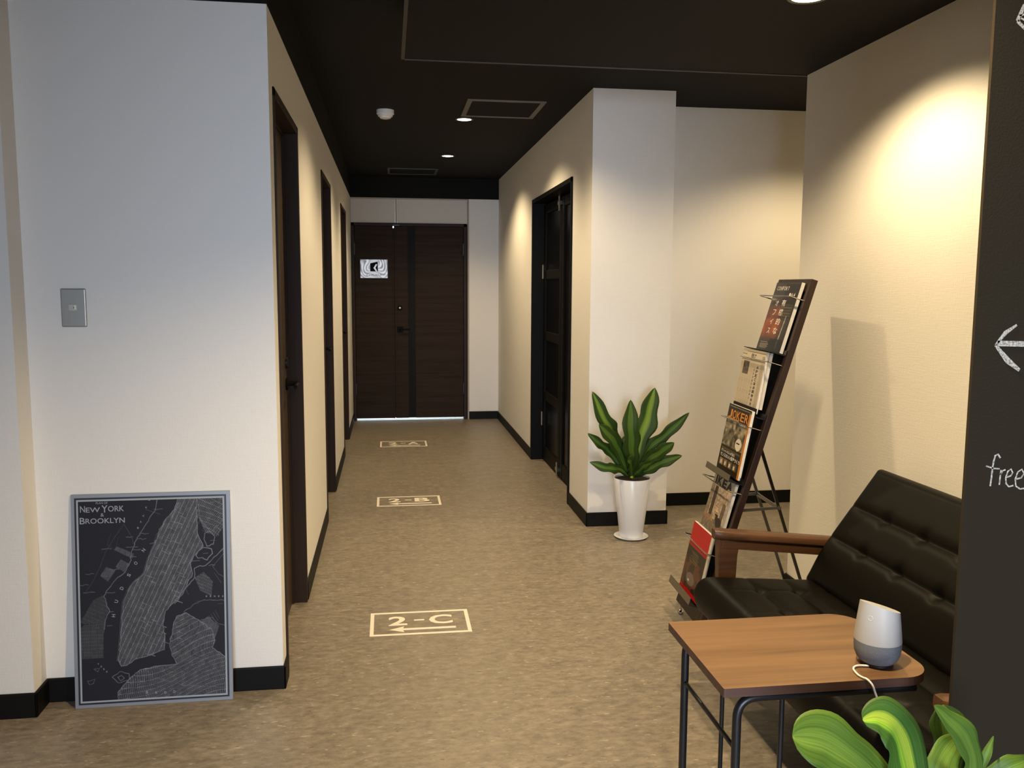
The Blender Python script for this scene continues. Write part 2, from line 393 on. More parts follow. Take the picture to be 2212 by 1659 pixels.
# ------------------------------------------------------------------ left wall doors (1-3)
def lever(parent, P, out, along, m=MATTEK, name='door_handle', l=0.11):
    """lever handle: P on the leaf face, out = normal, along = lever direction"""
    bm = B(); n = 16
    up_ = Z
    a = [bm.verts.new(P + along * 0.026 * math.cos(2 * math.pi * k / n) + up_ * 0.026 * math.sin(2 * math.pi * k / n)) for k in range(n)]
    b = [bm.verts.new(v.co + out * 0.008) for v in a]
    bm.faces.new(a); bm.faces.new(b)
    for k in range(n): bm.faces.new((a[k], a[(k + 1) % n], b[(k + 1) % n], b[k]))
    tube(bm, fillet([P + out * 0.004, P + out * 0.05, P + out * 0.05 + along * l], 0.012), 0.0085, 10)
    return link_mesh(name, bm, m, parent, smooth=False)
def left_door(n, a, b):
    o = bpy.data.objects.new('door_%d' % n, None); C.objects.link(o); o.location = (LX, (a + b) / 2, 0); o['kind'] = 'structure'
    bm = B(); cw = 0.030; pr = 0.006
    # casing (projects a little), lining inside the recess
    box(bm, LX - 0.125, LX + pr, a, a + cw, 0, DZ); box(bm, LX - 0.125, LX + pr, b - cw, b, 0, DZ); box(bm, LX - 0.125, LX + pr, a, b, DZ - cw, DZ)
    link_mesh('door_frame', bm, FRAMEW, o, bevel=0.002)
    bm = B(); box(bm, LX - 0.058, LX - 0.050, a + cw, a + cw + 0.012, 0, DZ - cw); box(bm, LX - 0.058, LX - 0.050, b - cw - 0.012, b - cw, 0, DZ - cw); box(bm, LX - 0.058, LX - 0.050, a + cw, b - cw, DZ - cw - 0.012, DZ - cw)
    link_mesh('door_stop', bm, FRAMEW, o)
    bm = B(); box(bm, LX - 0.093, LX - 0.058, a + cw + 0.003, b - cw - 0.003, 0.008, DZ - cw - 0.003)
    lf = link_mesh('door_leaf', bm, LEAFW, o, bevel=0.0015)
    h = lever(lf, Vector((LX - 0.058, b - cw - 0.055, 0.985)), X, -Y)
    bm = B(); lathe(bm, [(0.0, 0), (0.024, 0), (0.024, 0.01), (0.0, 0.012)], 20, cap0=False, cap1=False)
    bmesh.ops.rotate(bm, verts=bm.verts, cent=(0, 0, 0), matrix=Matrix.Rotation(math.radians(90), 3, 'Y'))
    bmesh.ops.translate(bm, verts=bm.verts, vec=(LX - 0.058, b - cw - 0.055, 1.075))
    link_mesh('door_lock', bm, BLACKM, lf)
    return o
for i, (a, b) in enumerate(DOORS): left_door(i + 1, a, b)

# ------------------------------------------------------------------ far double door (4)
o = bpy.data.objects.new('door_4', None); C.objects.link(o); o.location = (0.21, YE, 0); o['kind'] = 'structure'
bm = B(); box(bm, LX + 0.004, LX + 0.034, YE - 0.006, YE + 0.1, 0, DE); box(bm, 0.776, 0.806, YE - 0.006, YE + 0.1, 0, DE); box(bm, LX + 0.004, 0.806, YE - 0.006, YE + 0.1, DE - 0.032, DE)
link_mesh('door_frame', bm, FRAMEW, o, bevel=0.002)
bm = B(); box(bm, LX + 0.037, 0.056, YE + 0.010, YE + 0.05, 0.022, DE - 0.035); box(bm, 0.040, 0.056, YE + 0.004, YE + 0.052, 0.022, DE - 0.036)
lf1 = link_mesh('narrow_leaf', bm, DOORW, o, bevel=0.0015)
bm = B(); box(bm, 0.060, 0.196, YE + 0.010, YE + 0.05, 0.022, DE - 0.035); box(bm, 0.272, 0.773, YE + 0.010, YE + 0.05, 0.022, DE - 0.035)
box(bm, 0.060, 0.773, YE + 0.014, YE + 0.048, 0.023, DE - 0.036)
box(bm, 0.084, 0.088, YE + 0.0085, YE + 0.03, 0.022, DE - 0.035)
lf2 = link_mesh('wide_leaf', bm, DOORW, o, bevel=0.0012)
bm = B(); box(bm, 0.198, 0.270, YE + 0.0095, YE + 0.03, 0.024, DE - 0.036); link_mesh('inlay_strip', bm, INLAY, lf2)
lever(lf2, Vector((0.112, YE + 0.010, 0.955)), -Y, X, l=0.10)
bm = B(); box(bm, 0.082, 0.142, YE - 0.001, YE + 0.011, 0.925, 0.985); link_mesh('handle_plate', bm, MATTEK, lf2, bevel=0.004)
def knob_y(name, m, P, prof, parent):
    bm = B(); lathe(bm, prof, 24, cap0=False, cap1=False)
    bmesh.ops.rotate(bm, verts=bm.verts, cent=(0, 0, 0), matrix=Matrix.Rotation(math.radians(90), 3, 'X'))
    bmesh.ops.translate(bm, verts=bm.verts, vec=P); return link_mesh(name, bm, m, parent, smooth=False)
lk = knob_y('lock', MATTEK, (0.112, YE + 0.010, 1.178), [(0, 0), (0.026, 0), (0.026, 0.012), (0.0, 0.014)], lf2)
knob_y('lock_core', mat('ivory_core', (0.75, 0.68, 0.6), 0.3), (0.112, YE - 0.004, 1.178), [(0, 0), (0.010, 0), (0.009, 0.003), (0, 0.004)], lf2)
for x in (LX + 0.036, 0.770):
    for z in (0.33, 1.78):
        bm = B(); lathe(bm, [(0.008, -0.06), (0.008, 0.06)], 10, (x, YE + 0.002, z)); link_mesh('hinge', bm, BLACKM, o)
bm = B(); box(bm, 0.052, 0.112, YE - 0.03, YE + 0.01, DE - 0.03, DE - 0.018); box(bm, 0.044, 0.060, YE - 0.028, YE - 0.005, DE - 0.055, DE - 0.018); link_mesh('door_sensor', bm, BLACKM, o)
bm = B(); box(bm, 0.046, 0.057, YE - 0.031, YE - 0.027, DE - 0.052, DE - 0.036); link_mesh('sensor_light', bm, LED, o)
bm = B(); box(bm, LX + 0.01, 0.84, YE + 0.0515, YE + 0.09, 0.022, DE); link_mesh('door_stop', bm, FRAMEW, o)  # backing sheet added behind both leaves to block lobby light at the seams
bm = B(); box(bm, 0.80, 0.835, YE + 0.05, YE + 0.12, 0.0, DE); link_mesh('door_jamb', bm, FRAMEW, o)  # hidden filler added to block light leaking past the right frame edge
# threshold strip
bm = B(); box(bm, LX + 0.034, 0.776, YE + 0.0, YE + 0.11, -0.01, 0.002); struct('trim_5', bm, mat('threshold', (0.15, 0.15, 0.15), 0.3, metal=0.6))

# lit sign on the narrow leaf
SGX0, SGX1, SGZ0, SGZ1 = -0.285, -0.012, 1.484, 1.670
sg = empty('door_sign', (-0.15, YE, 1.484), 'small glowing white sign with black arrow mark on the dark double door', 'sign')
h_, w_ = 92, 136
yy, xx = np.mgrid[0:h_, 0:w_]; u = xx / w_ * 1.47; v = yy / h_
dl = np.hypot(u - 0.55, v - 0.72); an = np.arctan2(v - 0.72, u - 0.735)
band = np.sin(an * 15 + 5.0 * np.sin(2.2 * dl * 3.1) + 10 * dl * np.sign(u - 0.735)) * np.clip((np.abs(u - 0.735) - 0.16) * 5, 0, 1) * np.clip(1.25 - v * 0.6, 0, 1)
wav = 0.52 + 0.30 * band + 0.08 * np.sin(9 * u + 6 * np.sin(4 * v))
img = np.stack([wav * 0.86, wav * 0.93, wav * 1.08], -1)
for (cu_, cv_) in ((0.1, 0.1), (1.37, 0.1)):
    k = np.exp(-(((u - cu_) / 0.12) ** 2 + ((v - cv_) / 0.13) ** 2))[..., None]; img = img * (1 - 0.6 * k) + np.array([0.34, 0.32, 0.30]) * 0.6 * k
img = np.clip(img, 0.02, 1.2)
bm = B(); box(bm, SGX0 - 0.006, SGX1 + 0.006, YE - 0.008, YE + 0.0105, SGZ0 - 0.006, SGZ1 + 0.006); link_mesh('sign_housing', bm, BLACKM, sg)
image_sheet('sign_face', img, lambda a, b: (SGX0 + (SGX1 - SGX0) * a, YE - 0.009, SGZ0 + (SGZ1 - SGZ0) * b), SCREEN, sg)
bm = B()
def SP(a, b, off=0.0105): return bm.verts.new((SGX0 + (SGX1 - SGX0) * a, YE - off, SGZ0 + (SGZ1 - SGZ0) * (1 - b)))
bm.faces.new([SP(.36, .20), SP(.64, .11), SP(.645, .645), SP(.57, .64), SP(.53, .63), SP(.475, .445), SP(.36, .64)][:1] + [SP(.64, .11), SP(.645, .645), SP(.36, .64)])
text_into(bm, "E's PLACE", Vector((SGX0 + 0.06, YE - 0.0105, SGZ0 + 0.022)), X, Z, 0.155, 0.016)
mk = link_mesh('black_mark', bm, MATTEK, sg)
bm = B()
P4 = [(.575, .235), (.62, .27), (.555, .44), (.625, .645), (.575, .65), (.48, .455)]
bm.faces.new([SP(a, b, 0.0112) for a, b in P4[:3]] + [SP(.48, .455, 0.0112)])
bm.faces.new([SP(.48, .455, 0.0112), SP(.555, .44, 0.0112), SP(.625, .645, 0.0112), SP(.575, .65, 0.0112)])
link_mesh('white_arrow', bm, SIGNW, sg)

# ------------------------------------------------------------------ black folding door (5)
o = bpy.data.objects.new('door_5', None); C.objects.link(o); o.location = (RX, 6.14, 0); o['kind'] = 'structure'
a, b, zt = D5
bm = B(); box(bm, RX - 0.010, RX + 0.139, a, a + 0.030, 0, zt); box(bm, RX - 0.010, RX + 0.139, b - 0.030, b, 0, zt); box(bm, RX - 0.010, RX + 0.139, a, b, zt - 0.030, zt)
link_mesh('door_frame', bm, BLACKP, o, bevel=0.002)
def glazed(name, y0, y1, x0=1.225, x1=1.262, rails=(0.012, 0.50, 0.98, 1.46, 1.968)):
    bm = B(); st = 0.07
    box(bm, x0, x1, y0, y0 + st, 0.012, zt - 0.045); box(bm, x0, x1, y1 - st, y1, 0.012, zt - 0.045)
    for z in rails: box(bm, x0 + 0.003, x1 - 0.003, y0 + st, y1 - st, z, z + (0.07 if z > 0.02 else 0.11))
    f = link_mesh(name, bm, BLACKP, o, bevel=0.002)
    bm = B(); box(bm, x0 + 0.014, x0 + 0.020, y0 + st - 0.004, y1 - st + 0.004, 0.10, zt - 0.10); link_mesh('glass_pane', bm, GLASSB, f)
    return f
f1 = glazed('folding_leaf', 6.155, 6.868)
f2 = glazed('folding_leaf', 5.420, 6.140, rails=(0.012, 1.968))
for z in (0.34, 1.52):
    bm = B(); lathe(bm, [(0.007, -0.055), (0.007, 0.055)], 10, (1.218, 6.862, z)); link_mesh('hinge', bm, DULLM, o)
for z0, z1 in ((0.012, 0.12), (1.94, zt - 0.03)):
    bm = B(); lathe(bm, [(0.009, z0), (0.009, z1)], 10, (1.212, 6.17, 0)); box(bm, 1.205, 1.228, 6.14, 6.21, (z0 + z1) / 2 - 0.012, (z0 + z1) / 2 + 0.012); link_mesh('pivot_pin', bm, CHROME, o)

# ------------------------------------------------------------------ ceiling fittings
def downlight(x, y, z, label, r=0.047, power=96, group='round recessed ceiling downlights'):
    t = empty('downlight', (x, y, z), label, 'ceiling light', group)
    bm = B(); lathe(bm, [(r, -0.002), (r + 0.006, -0.004), (r + 0.012, -0.003), (r + 0.013, 0.0)], 40, (x, y, z), cap0=False, cap1=False)
    auto_smooth(link_mesh('trim_ring', bm, GREYP, t), 30)
    bm = B(); lathe(bm, [(0.0005, -0.0012), (r, -0.0012)], 40, (x, y, z), cap0=True, cap1=False); link_mesh('lamp_lens', bm, LAMP, t)
    l = bpy.data.lights.new('downlight_beam', 'SPOT'); l.energy = power; l.color = WARM; l.spot_size = math.radians(138); l.spot_blend = 0.55; l.shadow_soft_size = 0.035
    lo = bpy.data.objects.new('downlight_beam', l); C.objects.link(lo); lo.location = (0, 0, -0.012); lo.parent = t
    return t
downlight(0.508, 5.90, ZC, 'lit round downlight beside the larger ceiling hatch, nearer of the two in the corridor', power=90)
downlight(0.508, 7.54, ZC, 'lit round downlight deeper in the corridor, before the far small ceiling hatch', power=88)
downlight(0.508, 4.26, ZC, 'round downlight hidden above the edge of the lowered ceiling')
downlight(1.335, 2.72, ZS, 'lit round downlight cut by the top edge of the picture, over the sofa', r=0.055, power=100)
downlight(2.55, 4.45, ZC, 'downlight of the side passage hidden behind the right wall', power=86)
downlight(0.45, 1.35, ZS, 'downlight in the lowered ceiling before the sofa, out of the picture', power=205)

def hatch(x0, x1, y0, y1, fw, m, label):
    t = empty('ceiling_hatch', ((x0 + x1) / 2, (y0 + y1) / 2, ZC), label, 'ceiling hatch')
    bm = B(); z0, z1 = ZC - 0.006, ZC + 0.001
    box(bm, x0, x1, y0, y0 + fw, z0, z1); box(bm, x0, x1, y1 - fw, y1, z0, z1); box(bm, x0, x0 + fw, y0 + fw, y1 - fw, z0, z1); box(bm, x1 - fw, x1, y0 + fw, y1 - fw, z0, z1)
    link_mesh('hatch_frame', bm, m, t)
    bm = B(); box(bm, x0 + fw, x1 - fw, y0 + fw, y1 - fw, ZC - 0.003, ZC + 0.001); link_mesh('hatch_panel', bm, CEIL, t)
hatch(0.474, 0.948, 5.262, 5.780, 0.030, GREYP, 'larger square ceiling hatch with light grey metal frame beside a downlight')
hatch(0.0, 0.474, 8.38, 8.80, 0.022, DGREYP, 'small dark framed ceiling hatch near the far double door')
t = empty('smoke_detector', (-0.010, 5.68, ZC), 'round white smoke detector on the black corridor ceiling', 'smoke detector')
bm = B(); lathe(bm, [(0.055, 0.0), (0.055, -0.024), (0.052, -0.027), (0.046, -0.028), (0.046, -0.038), (0.042, -0.041)], 40, (-0.010, 5.68, ZC), cap0=False, cap1=True); auto_smooth(link_mesh('detector_body', bm, WHITEP, t))
bm = B(); lathe(bm, [(0.036, -0.041), (0.033, -0.050), (0.02, -0.054), (0.001, -0.055)], 40, (-0.010, 5.68, ZC), cap0=False, cap1=True); auto_smooth(link_mesh('sensor_cap', bm, WHITEP, t))

# ------------------------------------------------------------------ wall switch
t = empty('light_switch', (-1.006, YL, 1.326), 'grey metal wall plate with one tiny square switch on the left wall', 'light switch')
bm = B(); box(bm, -1.046, -0.969, YL - 0.007, YL + 0.0005, 1.264, 1.388); link_mesh('wall_plate', bm, PLATE, t, bevel=0.005)
bm = B(); box(bm, -1.0215, -0.996, YL - 0.0095, YL - 0.006, 1.3165, 1.3375); sw = link_mesh('switch_key', bm, mat('switch_key', (0.5, 0.48, 0.44), 0.4), t, bevel=0.0015)
bm = B(); box(bm, -1.004, -0.9985, YL - 0.0102, YL - 0.009, 1.321, 1.334); link_mesh('key_window', bm, mat('pale_tab', (0.8, 0.78, 0.72), 0.4), t)
bm = B(); box(bm, -1.0063, -1.0045, YL - 0.0102, YL - 0.009, 1.324, 1.329); link_mesh('key_dot', bm, BLACKM, t)

# ------------------------------------------------------------------ floor signs
def floor_sign(y0, y1, s, label):
    x0, x1 = -0.092, 0.322; W_, H_ = x1 - x0, y1 - y0
    t = empty('floor_sign', ((x0 + x1) / 2, (y0 + y1) / 2, 0), label, 'floor sign')
    bm = B(); bw = 0.0155; z0, z1 = 0.0, 0.0008
    box(bm, x0, x1, y0, y0 + bw, z0, z1); box(bm, x0, x1, y1 - bw, y1, z0, z1); box(bm, x0, x0 + bw, y0 + bw, y1 - bw, z0, z1); box(bm, x1 - bw, x1, y0 + bw, y1 - bw, z0, z1)
    link_mesh('border', bm, DECAL, t)
    bm = B(); yb = y0 + 0.40 * H_; hh = 0.40 * H_
    text_into(bm, s[0], Vector((x0 + 0.075, yb, 0.0008)), X, Y, 0.078, hh, bold=0.028)
    box(bm, x0 + 0.182, x0 + 0.225, yb + hh * 0.46, yb + hh * 0.58, 0.0, 0.0008)
    text_into(bm, s[2], Vector((x0 + 0.245, yb, 0.0008)), X, Y, 0.098, hh, bold=0.028)
    link_mesh('lettering', bm, DECAL, t)
    bm = B(); ya = y0 + 0.235 * H_
    prism(bm, [(x0 + 0.080, ya), (x0 + 0.140, ya + 0.030), (x0 + 0.134, ya + 0.009), (x0 + 0.352, ya + 0.009), (x0 + 0.352, ya - 0.009), (x0 + 0.134, ya - 0.009), (x0 + 0.140, ya - 0.030)], 0, 0.0008)
    link_mesh('arrow', bm, DECAL, t)
floor_sign(3.393, 3.643, '2-C', 'cream floor marking reading 2-C with a left arrow, nearest of three')
floor_sign(5.480, 5.730, '2-B', 'cream floor marking reading 2-B with a left arrow, middle of three')
floor_sign(7.560, 7.836, '2-A', 'cream floor marking reading 2-A with a left arrow, farthest of three')

# ------------------------------------------------------------------ chalk on the black partition
def arc(cx, cz, rx, rz, a0, a1, n=14):
    return [(cx + rx * math.cos(math.radians(a0 + (a1 - a0) * k / n)), BY, cz + rz * math.sin(math.radians(a0 + (a1 - a0) * k / n))) for k in range(n + 1)]
def chalk(name, strokes, label, cat):
    bm = B()
    for pts, wd in strokes:
        ribbon(bm, pts if len(pts[0]) == 3 else [(p[0], BY, p[1]) for p in pts], wd, -Y, 0.0008)
    return tag(link_mesh(name, bm, CHALK), label, cat)
chalk('chalk_arrow', [([(1.079, 1.300), (1.097, 1.322), (1.1185, 1.336)], [0.004, 0.008, 0.004]), ([(1.079, 1.300), (1.105, 1.272), (1.130, 1.254)], [0.005, 0.011, 0.006]), ([(1.083, 1.303), (1.20, 1.300), (1.30, 1.300)], 0.010)],
      'white chalk arrow pointing left on the black partition', 'chalk drawing')
chalk('chalk_word', [([(1.104, 1.093), (1.099, 1.100), (1.0935, 1.098), (1.0905, 1.085), (1.0885, 1.055), (1.0875, 1.041)], 0.0034), ([(1.076, 1.079), (1.092, 1.074), (1.104, 1.073)], 0.0026),
                     ([(1.107, 1.071), (1.106, 1.055), (1.1055, 1.043)], 0.003), ([(1.1065, 1.062), (1.110, 1.069), (1.116, 1.071)], 0.0028),
                     ([(1.119, 1.057), (1.127, 1.059), (1.131, 1.065), (1.127, 1.072), (1.121, 1.068), (1.1175, 1.056), (1.119, 1.045), (1.125, 1.039), (1.134, 1.041)], 0.003),
                     ([(1.139, 1.053), (1.149, 1.055), (1.154, 1.063), (1.149, 1.071), (1.141, 1.066), (1.137, 1.053), (1.139, 1.040), (1.148, 1.034), (1.157, 1.035)], 0.003)],
      'handwritten white chalk word free low on the black partition', 'chalk lettering')
chalk('chalk_box', [([(1.0795, 1.860), (1.090, 1.885), (1.12, 1.91), (1.20, 1.93)], 0.007), ([(1.0795, 1.860), (1.095, 1.848), (1.16, 1.80)], 0.006), ([(1.084, 1.866), (1.11, 1.855), (1.16, 1.83)], 0.003), ([(1.083, 1.869), (1.12, 1.88), (1.18, 1.90)], 0.003)],
      'corner of a white chalk outline at the upper right edge of the black partition', 'chalk drawing')

# ------------------------------------------------------------------ city map board
MB0, MB1 = Vector((-1.046, 2.914, 0.0)), Vector((-0.540, 2.916, 0.0)); mw = (MB1 - MB0).length
mx = (MB1 - MB0).normalized(); my = Vector((0, 0.056, 0.712)).normalized(); mz = mx.cross(my); MHt = 0.714
mp_ = empty('map_board', tuple((MB0 + MB1) / 2), 'large silver framed dark city street map leaning on the left wall', 'poster')
bm = B(); obox(bm, MB0, mx, my, mz, 0, mw, 0, MHt, -0.010, 0.0); link_mesh('silver_board', bm, SILVER, mp_, bevel=0.001)
bm = B(); e0, e1 = 0.0115, 0.0175
obox(bm, MB0, mx, my, mz, e0, mw - e0, e0, e1, 0, 0.0006); obox(bm, MB0, mx, my, mz, e0, mw - e0, MHt - e1, MHt - e0, 0, 0.0006)
obox(bm, MB0, mx, my, mz, e0, e1, e1, MHt - e1, 0, 0.0006); obox(bm, MB0, mx, my, mz, mw - e1, mw - e0, e1, MHt - e1, 0, 0.0006)
link_mesh('black_border', bm, mat('navy_border', (0.012, 0.014, 0.022), 0.4), mp_)
def mq(x, y):      # crop pixels -> normalised map coordinates
    uu = (x - 442) / 787.0; t0 = 200 - 20 * uu; b0 = 1303 - 46 * uu
    return uu, (y - t0) / (b0 - t0)
MWp, MHp = 330, 470
gy, gx = np.mgrid[0:MHp, 0:MWp]; gx = (gx + .5); gy = (gy + .5)
def PX(pts): return [(mq(*p)[0] * MWp, mq(*p)[1] * MHp) for p in pts]
inten = np.zeros((MHp, MWp))
def seg(p, q, wd, val):
    (x0, y0), (x1, y1) = p, q; dx, dy = x1 - x0, y1 - y0; l2 = dx * dx + dy * dy + 1e-9
    ax0, ax1 = int(max(0, min(x0, x1) - 3)), int(min(MWp, max(x0, x1) + 4)); ay0, ay1 = int(max(0, min(y0, y1) - 3)), int(min(MHp, max(y0, y1) + 4))
    if ax0 >= ax1 or ay0 >= ay1: return
    X_, Y_ = gx[ay0:ay1, ax0:ax1], gy[ay0:ay1, ax0:ax1]
    t = np.clip(((X_ - x0) * dx + (Y_ - y0) * dy) / l2, 0, 1); d = np.hypot(X_ - x0 - t * dx, Y_ - y0 - t * dy)
    k = np.clip(wd - d + 0.5, 0, 1) * val; inten[ay0:ay1, ax0:ax1] = np.maximum(inten[ay0:ay1, ax0:ax1], k)
jr = np.random.RandomState(7)
def poly(pts, wd, val):
    p = PX(pts); q = [p[0]]
    for a_, b_ in zip(p, p[1:]):
        L_ = math.hypot(b_[0] - a_[0], b_[1] - a_[1]); k_ = int(L_ // 7) + 1
        for i_ in range(1, k_ + 1):
            j_ = jr.randn(2) * (0.9 if (i_ < k_ and L_ > 12 and wd > 0.5) else 0.0)
            q.append((a_[0] + (b_[0] - a_[0]) * i_ / k_ + j_[0], a_[1] + (b_[1] - a_[1]) * i_ / k_ + j_[1]))
    p = q
    for a_, b_ in zip(p, p[1:]): seg(a_, b_, wd, val)
def inside(pts):
    p = PX(pts); r = np.zeros((MHp, MWp), bool); j = len(p) - 1
    for i in range(len(p)):
        (xi, yi), (xj, yj) = p[i], p[j]
        c = ((yi > gy) != (yj > gy)) & (gx < (xj - xi) * (gy - yi) / (yj - yi + 1e-9) + xi); r ^= c; j = i
    return r
man = [(980, 190), (960, 250), (900, 320), (870, 380), (850, 440), (815, 520), (790, 600), (740, 640), (710, 680), (680, 750), (668, 850), (660, 950), (645, 1070), (660, 1100), (690, 1095), (740, 1060), (800, 1045), (890, 1010), (895, 940), (885, 870), (900, 800), (940, 760), (1000, 690), (1050, 600), (1040, 540), (1060, 500), (1110, 450), (1080, 380), (1080, 320), (1075, 250), (1080, 190)]
brk = [(640, 1300), (640, 1240), (700, 1170), (760, 1120), (850, 1100), (900, 1095), (960, 1090), (930, 1040), (920, 980), (940, 890), (960, 830), (1010, 810), (1080, 850), (1150, 900), (1165, 960), (1150, 1000), (1235, 1060), (1235, 1270)]
nj = [(445, 900), (470, 875), (575, 870), (570, 950), (565, 1055), (445, 1060)]
nj2 = [(450, 860), (520, 740), (570, 715), (600, 790), (575, 870), (470, 870)]
brx = [(1080, 190), (1085, 290), (1120, 370), (1190, 400), (1228, 330), (1228, 190)]
qns = [(1060, 620), (1110, 590), (1160, 640), (1150, 720), (1090, 690)]
qn2 = [(1085, 860), (1130, 830), (1190, 880), (1165, 950), (1110, 890)]
c_, s_ = math.cos(math.radians(25)), math.sin(math.radians(25))
A1 = gx * c_ + gy * s_; A2 = -gx * s_ + gy * c_        # along cross-streets / along avenues
rng = np.random.RandomState(4)
def hatch_(mask, a, p1, v1, b, p2, v2, basev):
    g = np.where((a % p1) < 0.95, v1, 0) ; g = np.maximum(g, np.where((b % p2) < 1.0, v2, 0)); g = np.maximum(g, basev)
    inten[mask] = np.maximum(inten, g)[mask]
blk = rng.rand(40, 40); blk = np.kron(blk, np.ones((12, 9)))[:MHp, :MWp]
hatch_(inside(man), A2, 3.1, 0.40, A1, 10, 0.62, 0.14)
warp = 9 * np.sin(gx / 37.0) + 7 * np.sin(gy / 29.0 + gx / 61.0)
hatch_(inside(brk), gx + 0.12 * gy + warp, 3.6, 0.42, gy + 0.3 * gx + warp, 12, 0.55, 0.13)
for k in range(60):
    x_, y_ = jr.rand() * MWp, jr.rand() * MHp
    if x_ > MWp * 0.45: seg((x_, y_), (x_ + jr.randn() * 14, y_ + jr.randn() * 14), 0.4, 0.34)
for k in range(70):
    x_, y_ = MWp * (0.40 + 0.3 * jr.rand()), MHp * jr.rand() * 0.8
    if 0 <= int(y_) < MHp and 0.12 < inten[int(y_), int(x_)]: seg((x_, y_), (x_ + 12 * c_, y_ + 12 * s_), 0.7, 0.55)
hatch_(inside(nj), gx, 3.2, 0.26, gy, 8, 0.22, 0.10); hatch_(inside(nj2), A1, 3.0, 0.22, A2, 9, 0.2, 0.08)
hatch_(inside(brx), gx * 0.8 + gy * 0.5 + warp, 4.0, 0.45, gy * .8 - gx * .5 + warp, 12, 0.55, 0.12)
hatch_(inside(qns), A1, 3.2, 0.40, A2, 7, 0.3, 0.1); hatch_(inside(qn2), A2, 3.0, 0.36, A1, 9, 0.3, 0.15)
for q in ([(650, 450), (740, 490), (730, 515), (635, 470)], [(670, 520), (715, 545), (690, 590), (640, 560)], [(590, 560), (640, 580), (600, 640), (560, 610)]): hatch_(inside(q), A2, 2.6, 0.33, A1, 6, .3, 0.15)
poly([(870, 190), (855, 260), (800, 340), (760, 400), (730, 470), (715, 540), (690, 590), (640, 630), (600, 680), (575, 720), (590, 760), (605, 800), (580, 850), (575, 900)], 0.7, 0.50)
poly(man + [man[0]], 0.7, 0.62); poly([(p[0] - 7, p[1]) for p in man[3:13]], 0.5, 0.3); poly(brk, 0.7, 0.6)
poly([(1080, 190), (1095, 300), (1150, 375), (1228, 300)], 0.6, 0.55); poly([(1120, 380), (1150, 370), (1175, 400), (1165, 440), (1130, 450), (1115, 410), (1120, 380)], 0.7, 0.6)
poly([(1085, 475), (1110, 458), (1155, 465), (1160, 490), (1130, 525), (1105, 512), (1080, 515), (1070, 500), (1085, 475)], 0.8, 0.62)
poly([(950, 760), (1000, 700), (1060, 620), (1060, 570), (1120, 555), (1228, 455)], 0.8, 0.55); poly([(1000, 805), (1060, 760), (1110, 740), (1228, 745)], 0.6, 0.45)
poly([(1228, 480), (1160, 560), (1190, 600), (1228, 620)], 0.5, 0.35); poly([(1090, 850), (1150, 835), (1185, 870), (1228, 880)], 0.5, 0.4)
poly([(610, 1160), (650, 1130), (700, 1140), (700, 1175), (640, 1190), (610, 1160)], 0.6, 0.5); poly([(640, 1160), (660, 1150), (675, 1165), (655, 1180), (640, 1160)], 0.6, 0.5)
poly([(480, 1180), (520, 1170), (510, 1195), (490, 1200), (480, 1180)], 0.6, 0.35); poly([(515, 1115), (545, 1110), (535, 1130), (515, 1115)], 0.6, 0.35)
for (x_, y_, l_) in ((770, 382, 50), (760, 410, 45), (700, 455, 60), (735, 468, 40), (850, 250, 45), (825, 437, 35), (600, 575, 60), (570, 465, 50), (590, 700, 45), (455, 660, 40), (470, 700, 60), (590, 880, 25), (600, 805, 25), (1050, 530, 40), (1110, 490, 25), (1140, 555, 30), (1150, 420, 25), (1110, 335, 45), (1150, 215, 50), (700, 400, 35), (485, 600, 40), (720, 508, 30)):
    poly([(x_, y_), (x_ + l_, y_ - 2)], 0.6, 0.42)
poly([(840, 1160), (1000, 1205), (1228, 1215)], 0.6, 0.45); poly([(745, 1175), (900, 1225), (1100, 1215)], 0.5, 0.4)
poly([(690, 330), (640, 400), (590, 480), (560, 560), (520, 640), (480, 700)], 0.45, 0.22); poly([(690, 330), (730, 400), (740, 440)], 0.45, 0.25); poly([(620, 380), (600, 440), (640, 470), (660, 400)], 0.4, 0.16)
for k in range(9): poly([(1170 - 12 * k, 800 + 9 * k), (1190 - 8 * k, 840 + 12 * k)], 0.4, 0.3)
for k in range(6): poly([(1100 + 14 * k, 200), (1060 + 14 * k, 330)], 0.4, 0.3)
for a_, b_ in (((1000, 200), (700, 760)), ((1040, 330), (760, 900)), ((1060, 440), (860, 800)), ((1010, 560), (850, 870))): poly([a_, b_], 0.55, 0.50)
poly([(940, 420), (1000, 445), (965, 500), (905, 470), (940, 420)], 0.7, 0.45)
grain = rng.rand(MHp, MWp) * 0.05
inten = np.clip(inten * (0.75 + 0.4 * blk * (inten > 0.1)) + grain * (inten > 0.05), 0, 1)
water = np.where(gx > -1, 0.0, 0)
col0 = np.array([0.0135, 0.0145, 0.021]); col1 = np.array([0.36, 0.38, 0.43])
img = col0 + (col1 - col0) * (inten[..., None] ** 1.35)
bd = 6
img[:4, :] = img[-4:, :] = img[:, :4] = img[:, -4:] = np.array([0.34, 0.37, 0.42])
image_sheet('map_print', img, lambda a, b: MB0 + mx * (e1 + (mw - 2 * e1) * a) + my * (e1 + (MHt - 2 * e1) * b) + mz * 0.0008, MAPP, mp_)
bm = B(); iw, ih = mw - 2 * e1, MHt - 2 * e1
def MT(s, x, y, wpx, hpx, bold=0.0, rot=0.0):
    a_, b_ = mq(x, y); O_ = MB0 + mx * (e1 + iw * a_) + my * (e1 + ih * (1 - b_)) + mz * 0.0012
    ex = mx * math.cos(rot) + my * math.sin(rot); ey = my * math.cos(rot) - mx * math.sin(rot)
    b_m = B(); text_into(b_m, s, O_, ex, ey, wpx * iw / 787, hpx * ih / 1090, bold); link_mesh('map_lettering', b_m, SILVERP, mp_)
